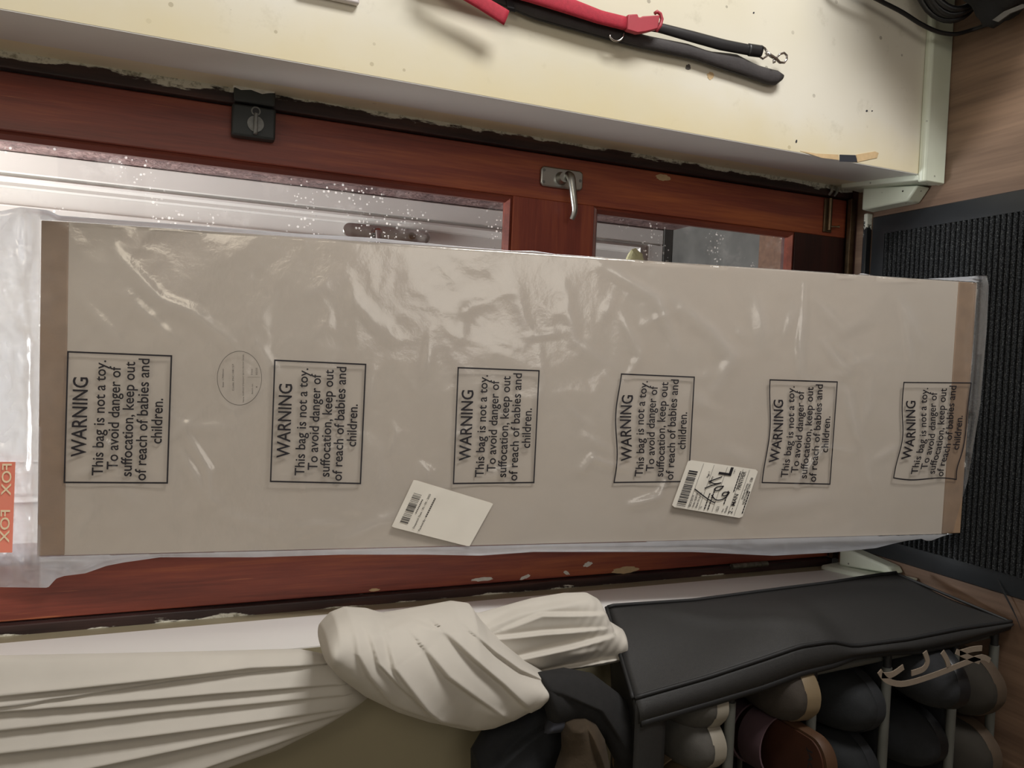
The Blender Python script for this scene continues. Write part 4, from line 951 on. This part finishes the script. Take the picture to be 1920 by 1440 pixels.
# ================================================================== DOG GEAR ON THE WALL
YL = -0.253
def wpt(x, y, yy=YL): return Vector(on(x, y, 1, yy))
pk = empty('padded_dog_lead', tuple(wpt(1100, 70)), 'dark padded webbing dog lead hanging in a long loop on the cream wall', 'dog lead')
def band(edge_a, edge_b, n, yy, th, yb=None):
    A = poly(edge_a, n); B = poly(edge_b, n)
    G = []
    for a, c in zip(A, B):
        row = []
        for k in range(9):
            s_ = k/8; p = wpt(*(a*(1-s_) + c*s_), yy); row.append(p + Vector((0, -th*math.sqrt(max(0, 1 - (2*s_-1)**2)), 0)))
        G.append(row)
    bk = [[p + Vector((0, 0.0035, 0)) if 0 < k < 8 else p + Vector((0, 0.001, 0)) for k, p in enumerate([wpt(*(a*(1-q/8) + c*(q/8)), yy) for q in range(9)])] for a, c in zip(A, B)]
    return MB().grid(G, bk)
padR = [(800,-66),(850,-50),(900,-30),(960,-12),(1050,10),(1150,42),(1210,66),(1290,82),(1330,96),(1380,101),(1420,122),(1452,131),(1462,133),(1467,140)]
padL = [(796,-44),(842,-24),(890,-2),(940,10),(1000,36),(1100,64),(1150,78),(1200,91),(1300,112),(1350,129),(1400,145),(1440,159),(1452,161),(1463,153)]
band(padR, padL, 60, YL, 0.007).build('padded_handle', m_pad, pk, smooth='all')
b = MB(); b.tube([wpt(x, y - 3, YL - 0.001) for x, y in poly(padL[:11], 40)], 0.0016, 6); b.build('edge_binding', m_black, pk, smooth='all')
b = MB(); b.strap([wpt(953, -14, YL-0.008), wpt(955, 0, YL-0.009), wpt(957, 16, YL-0.008), wpt(959, 22, YL-0.006)], Vector((0, 0, 0.006)), Vector((0, -1, 0)), 0.002); b.build('keeper_loop', m_black, pk)
b = MB(); b.tube([wpt(1142 + 0, 66, YL-0.010)] + [wpt(1156 + 13*math.cos(a), 64 + 13*math.sin(a), YL - 0.012) for a in np.linspace(math.pi*0.95, -0.1, 14)], 0.0016, 8); b.build('metal_ring', m_chrome, pk, smooth='all')
sk = empty('black_dog_lead', tuple(wpt(1330, 70)), 'narrow black webbing strap with a metal snap hook beside the red collar', 'dog lead')
band([(800,-64),(900,-40),(1000,-14),(1090,12),(1150,30),(1240,43),(1300,58),(1360,74),(1405,83),(1428,85)], [(800,-48),(900,-22),(1000,4),(1090,30),(1150,48),(1235,61),(1300,80),(1350,94),(1405,104),(1425,107)], 60, YL - 0.010, 0.003).build('webbing', m_black, sk, smooth='all')
band([(1404,81),(1430,85)], [(1403,105),(1426,108)], 8, YL - 0.0105, 0.005).build('stitched_end', m_black, sk, smooth='all')
b = MB(); b.tube([wpt(x, y, YL-0.010) for x, y in ((1428,86),(1434,91),(1438,97),(1437,106),(1430,110),(1425,107))], 0.0022, 8, True); b.build('swivel_eye', m_chrome, sk, smooth='all')
b = MB(); b.tube([wpt(x, y, YL-0.012) for x, y in ((1436,98),(1446,105),(1456,111),(1462,117),(1470,118),(1475,111),(1475,104),(1470,99),(1462,102),(1457,107))], [0.0035,0.0035,0.003,0.0025,0.0022,0.0022,0.0022,0.0022,0.0022,0.0018], 10); b.build('snap_hook', m_chrome, sk, smooth='all')
b = MB(); b.tube([wpt(1450,112,YL-0.012), wpt(1452,118,YL-0.013)], [0.002, 0.0032], 8); b.build('thumb_catch', m_chrome, sk, smooth='all')
rk = empty('red_dog_collar', tuple(wpt(1100, 20)), 'red webbing dog collar with red plastic buckle hanging on the wall', 'dog collar')
band([(800,-68),(870,-50),(940,-34),(1000,-22),(1080,0),(1130,20),(1175,31)], [(800,-48),(880,-27),(945,-8),(985,2),(1060,25),(1120,44),(1172,57)], 40, YL - 0.020, 0.004).build('webbing', m_red, rk, smooth='all')
band([(806,-58),(860,-28),(900,-12),(935,8),(955,20)], [(800,-44),(852,-10),(890,12),(925,34),(945,47)], 20, YL - 0.030, 0.003).build('loose_end', m_red, rk, smooth='all')
bk_ = MB(); bk_.prism([wpt(x, y, YL - 0.016) for x, y in ((1172,31),(1190,30),(1192,36),(1196,36),(1200,34),(1232,32),(1228,58),(1205,64),(1190,66),(1170,60))], (0, -0.010, 0)); bk_.build('buckle', m_redbuckle, rk, bevel=0.002)
b = MB(); b.tube([wpt(x, y, YL - 0.022) for x, y in ((1231,58),(1238,48),(1241,36),(1238,26),(1232,22),(1228,25))], 0.0032, 8); b.build('buckle_loop', m_redbuckle, rk, smooth='all')

hk = MB(); hp_ = wpt(802, -55, YW)
hk.tube([hp_ + Vector((0, -0.0005, 0.018)), hp_ + Vector((0, -0.022, 0.014)), hp_ + Vector((0, -0.040, 0.004)), hp_ + Vector((0, -0.046, 0.014)), hp_ + Vector((0, -0.046, 0.024))], 0.004, 10)
hk.box(hp_.x - 0.012, hp_.x + 0.012, YW - 0.004, YW - 0.0003, hp_.z - 0.02, hp_.z + 0.04)
tag(hk.build('wall_hook', m_brass, None, bevel=0.001), 'small metal wall hook from which the red collar and dark leads hang', 'hook')
# ================================================================== CABLES AND BLACK BAG, RIGHT
cb = empty('cable_coil', (0.86, -0.30, 0.0), 'thick coil of black cable leaning on the wall in the right corner', 'cable')
for k in range(7):
    b = MB(); rr_ = 0.116 + 0.005*(k % 3); cx = 0.832 + 0.004*(k % 2)
    b.tube([(cx + rr_*math.cos(a), -0.296 - 0.0065*k - 0.036*math.sin(a) + 0.003*math.sin(3*a + k), 0.070 + 0.0035*k - 0.058*math.sin(a)) for a in [2*math.pi*i/40 for i in range(40)]], 0.0062, 8, True)
    b.build('cable_turn', m_black, cb, smooth='all')
lp = [Vector((0.845, -0.345, 0.118)), Vector((0.868, -0.318, 0.20)), Vector((0.872, -0.285, 0.27)), Vector((0.845, -0.270, 0.315))] + [wpt(x, y, yy) for x, y, yy in ((1560,-50,-0.27),(1640,-4,-0.275),(1690,22,-0.28),(1725,44,-0.285),(1757,59,-0.29),(1790,64,-0.30))]
lp2 = [Vector(on(x, y, 2, z)) for x, y, z in ((1822,56,0.015),(1850,46,0.012),(1870,33,0.018),(1884,16,0.03),(1895,-10,0.05))]
b = MB(); b.tube([Vector(p) for p in spline(lp + lp2, 70)], 0.0042, 10)
tag(b.build('loose_cable', m_black, None, smooth='all'), 'single loose black cable looping from the wall down to the floor', 'cable')
bg = MB(); G = []
c0 = Vector(on(1932, -2, 2, 0.004))
for i in range(40):
    t = i/39; z = 0.36*t; row = []  # height beyond view is added so the bag shades the wall
    rad = math.sqrt(max(0.0004, 1 - (2*t - 1)**6))*(0.75 if t in (0, 1) else 1)
    for j in range(49):
        ph = 2*math.pi*j/48; q = 1 + 0.09*math.sin(5*ph + 7*t) + 0.05*math.sin(9*ph + 19*t) + 0.05*math.sin(40*t + 2*math.sin(ph*3))
        row.append(tuple(c0 + Vector((rad*(0.165 - 0.10*t)*q*math.cos(ph) + 0.078 + 0.42*z, rad*(0.105 - 0.02*t)*q*math.sin(ph) - 0.1*z, z))))
    G.append(row)
bgr = empty('black_bag', tuple(c0), 'crumpled black bag on the wood floor beside the black cable coil', 'bag')
bg.grid(G).build('bag_body', m_dark, bgr, smooth='all')
b = MB(); b.strap([Vector(on(x, y, 2, 0.112)) for x, y in ((1868,40),(1890,24),(1925,10))], Vector((0.004, 0.006, 0)), Vector((0, 0, 1)), 0.003); b.build('grey_strap', m_greyup, bgr)
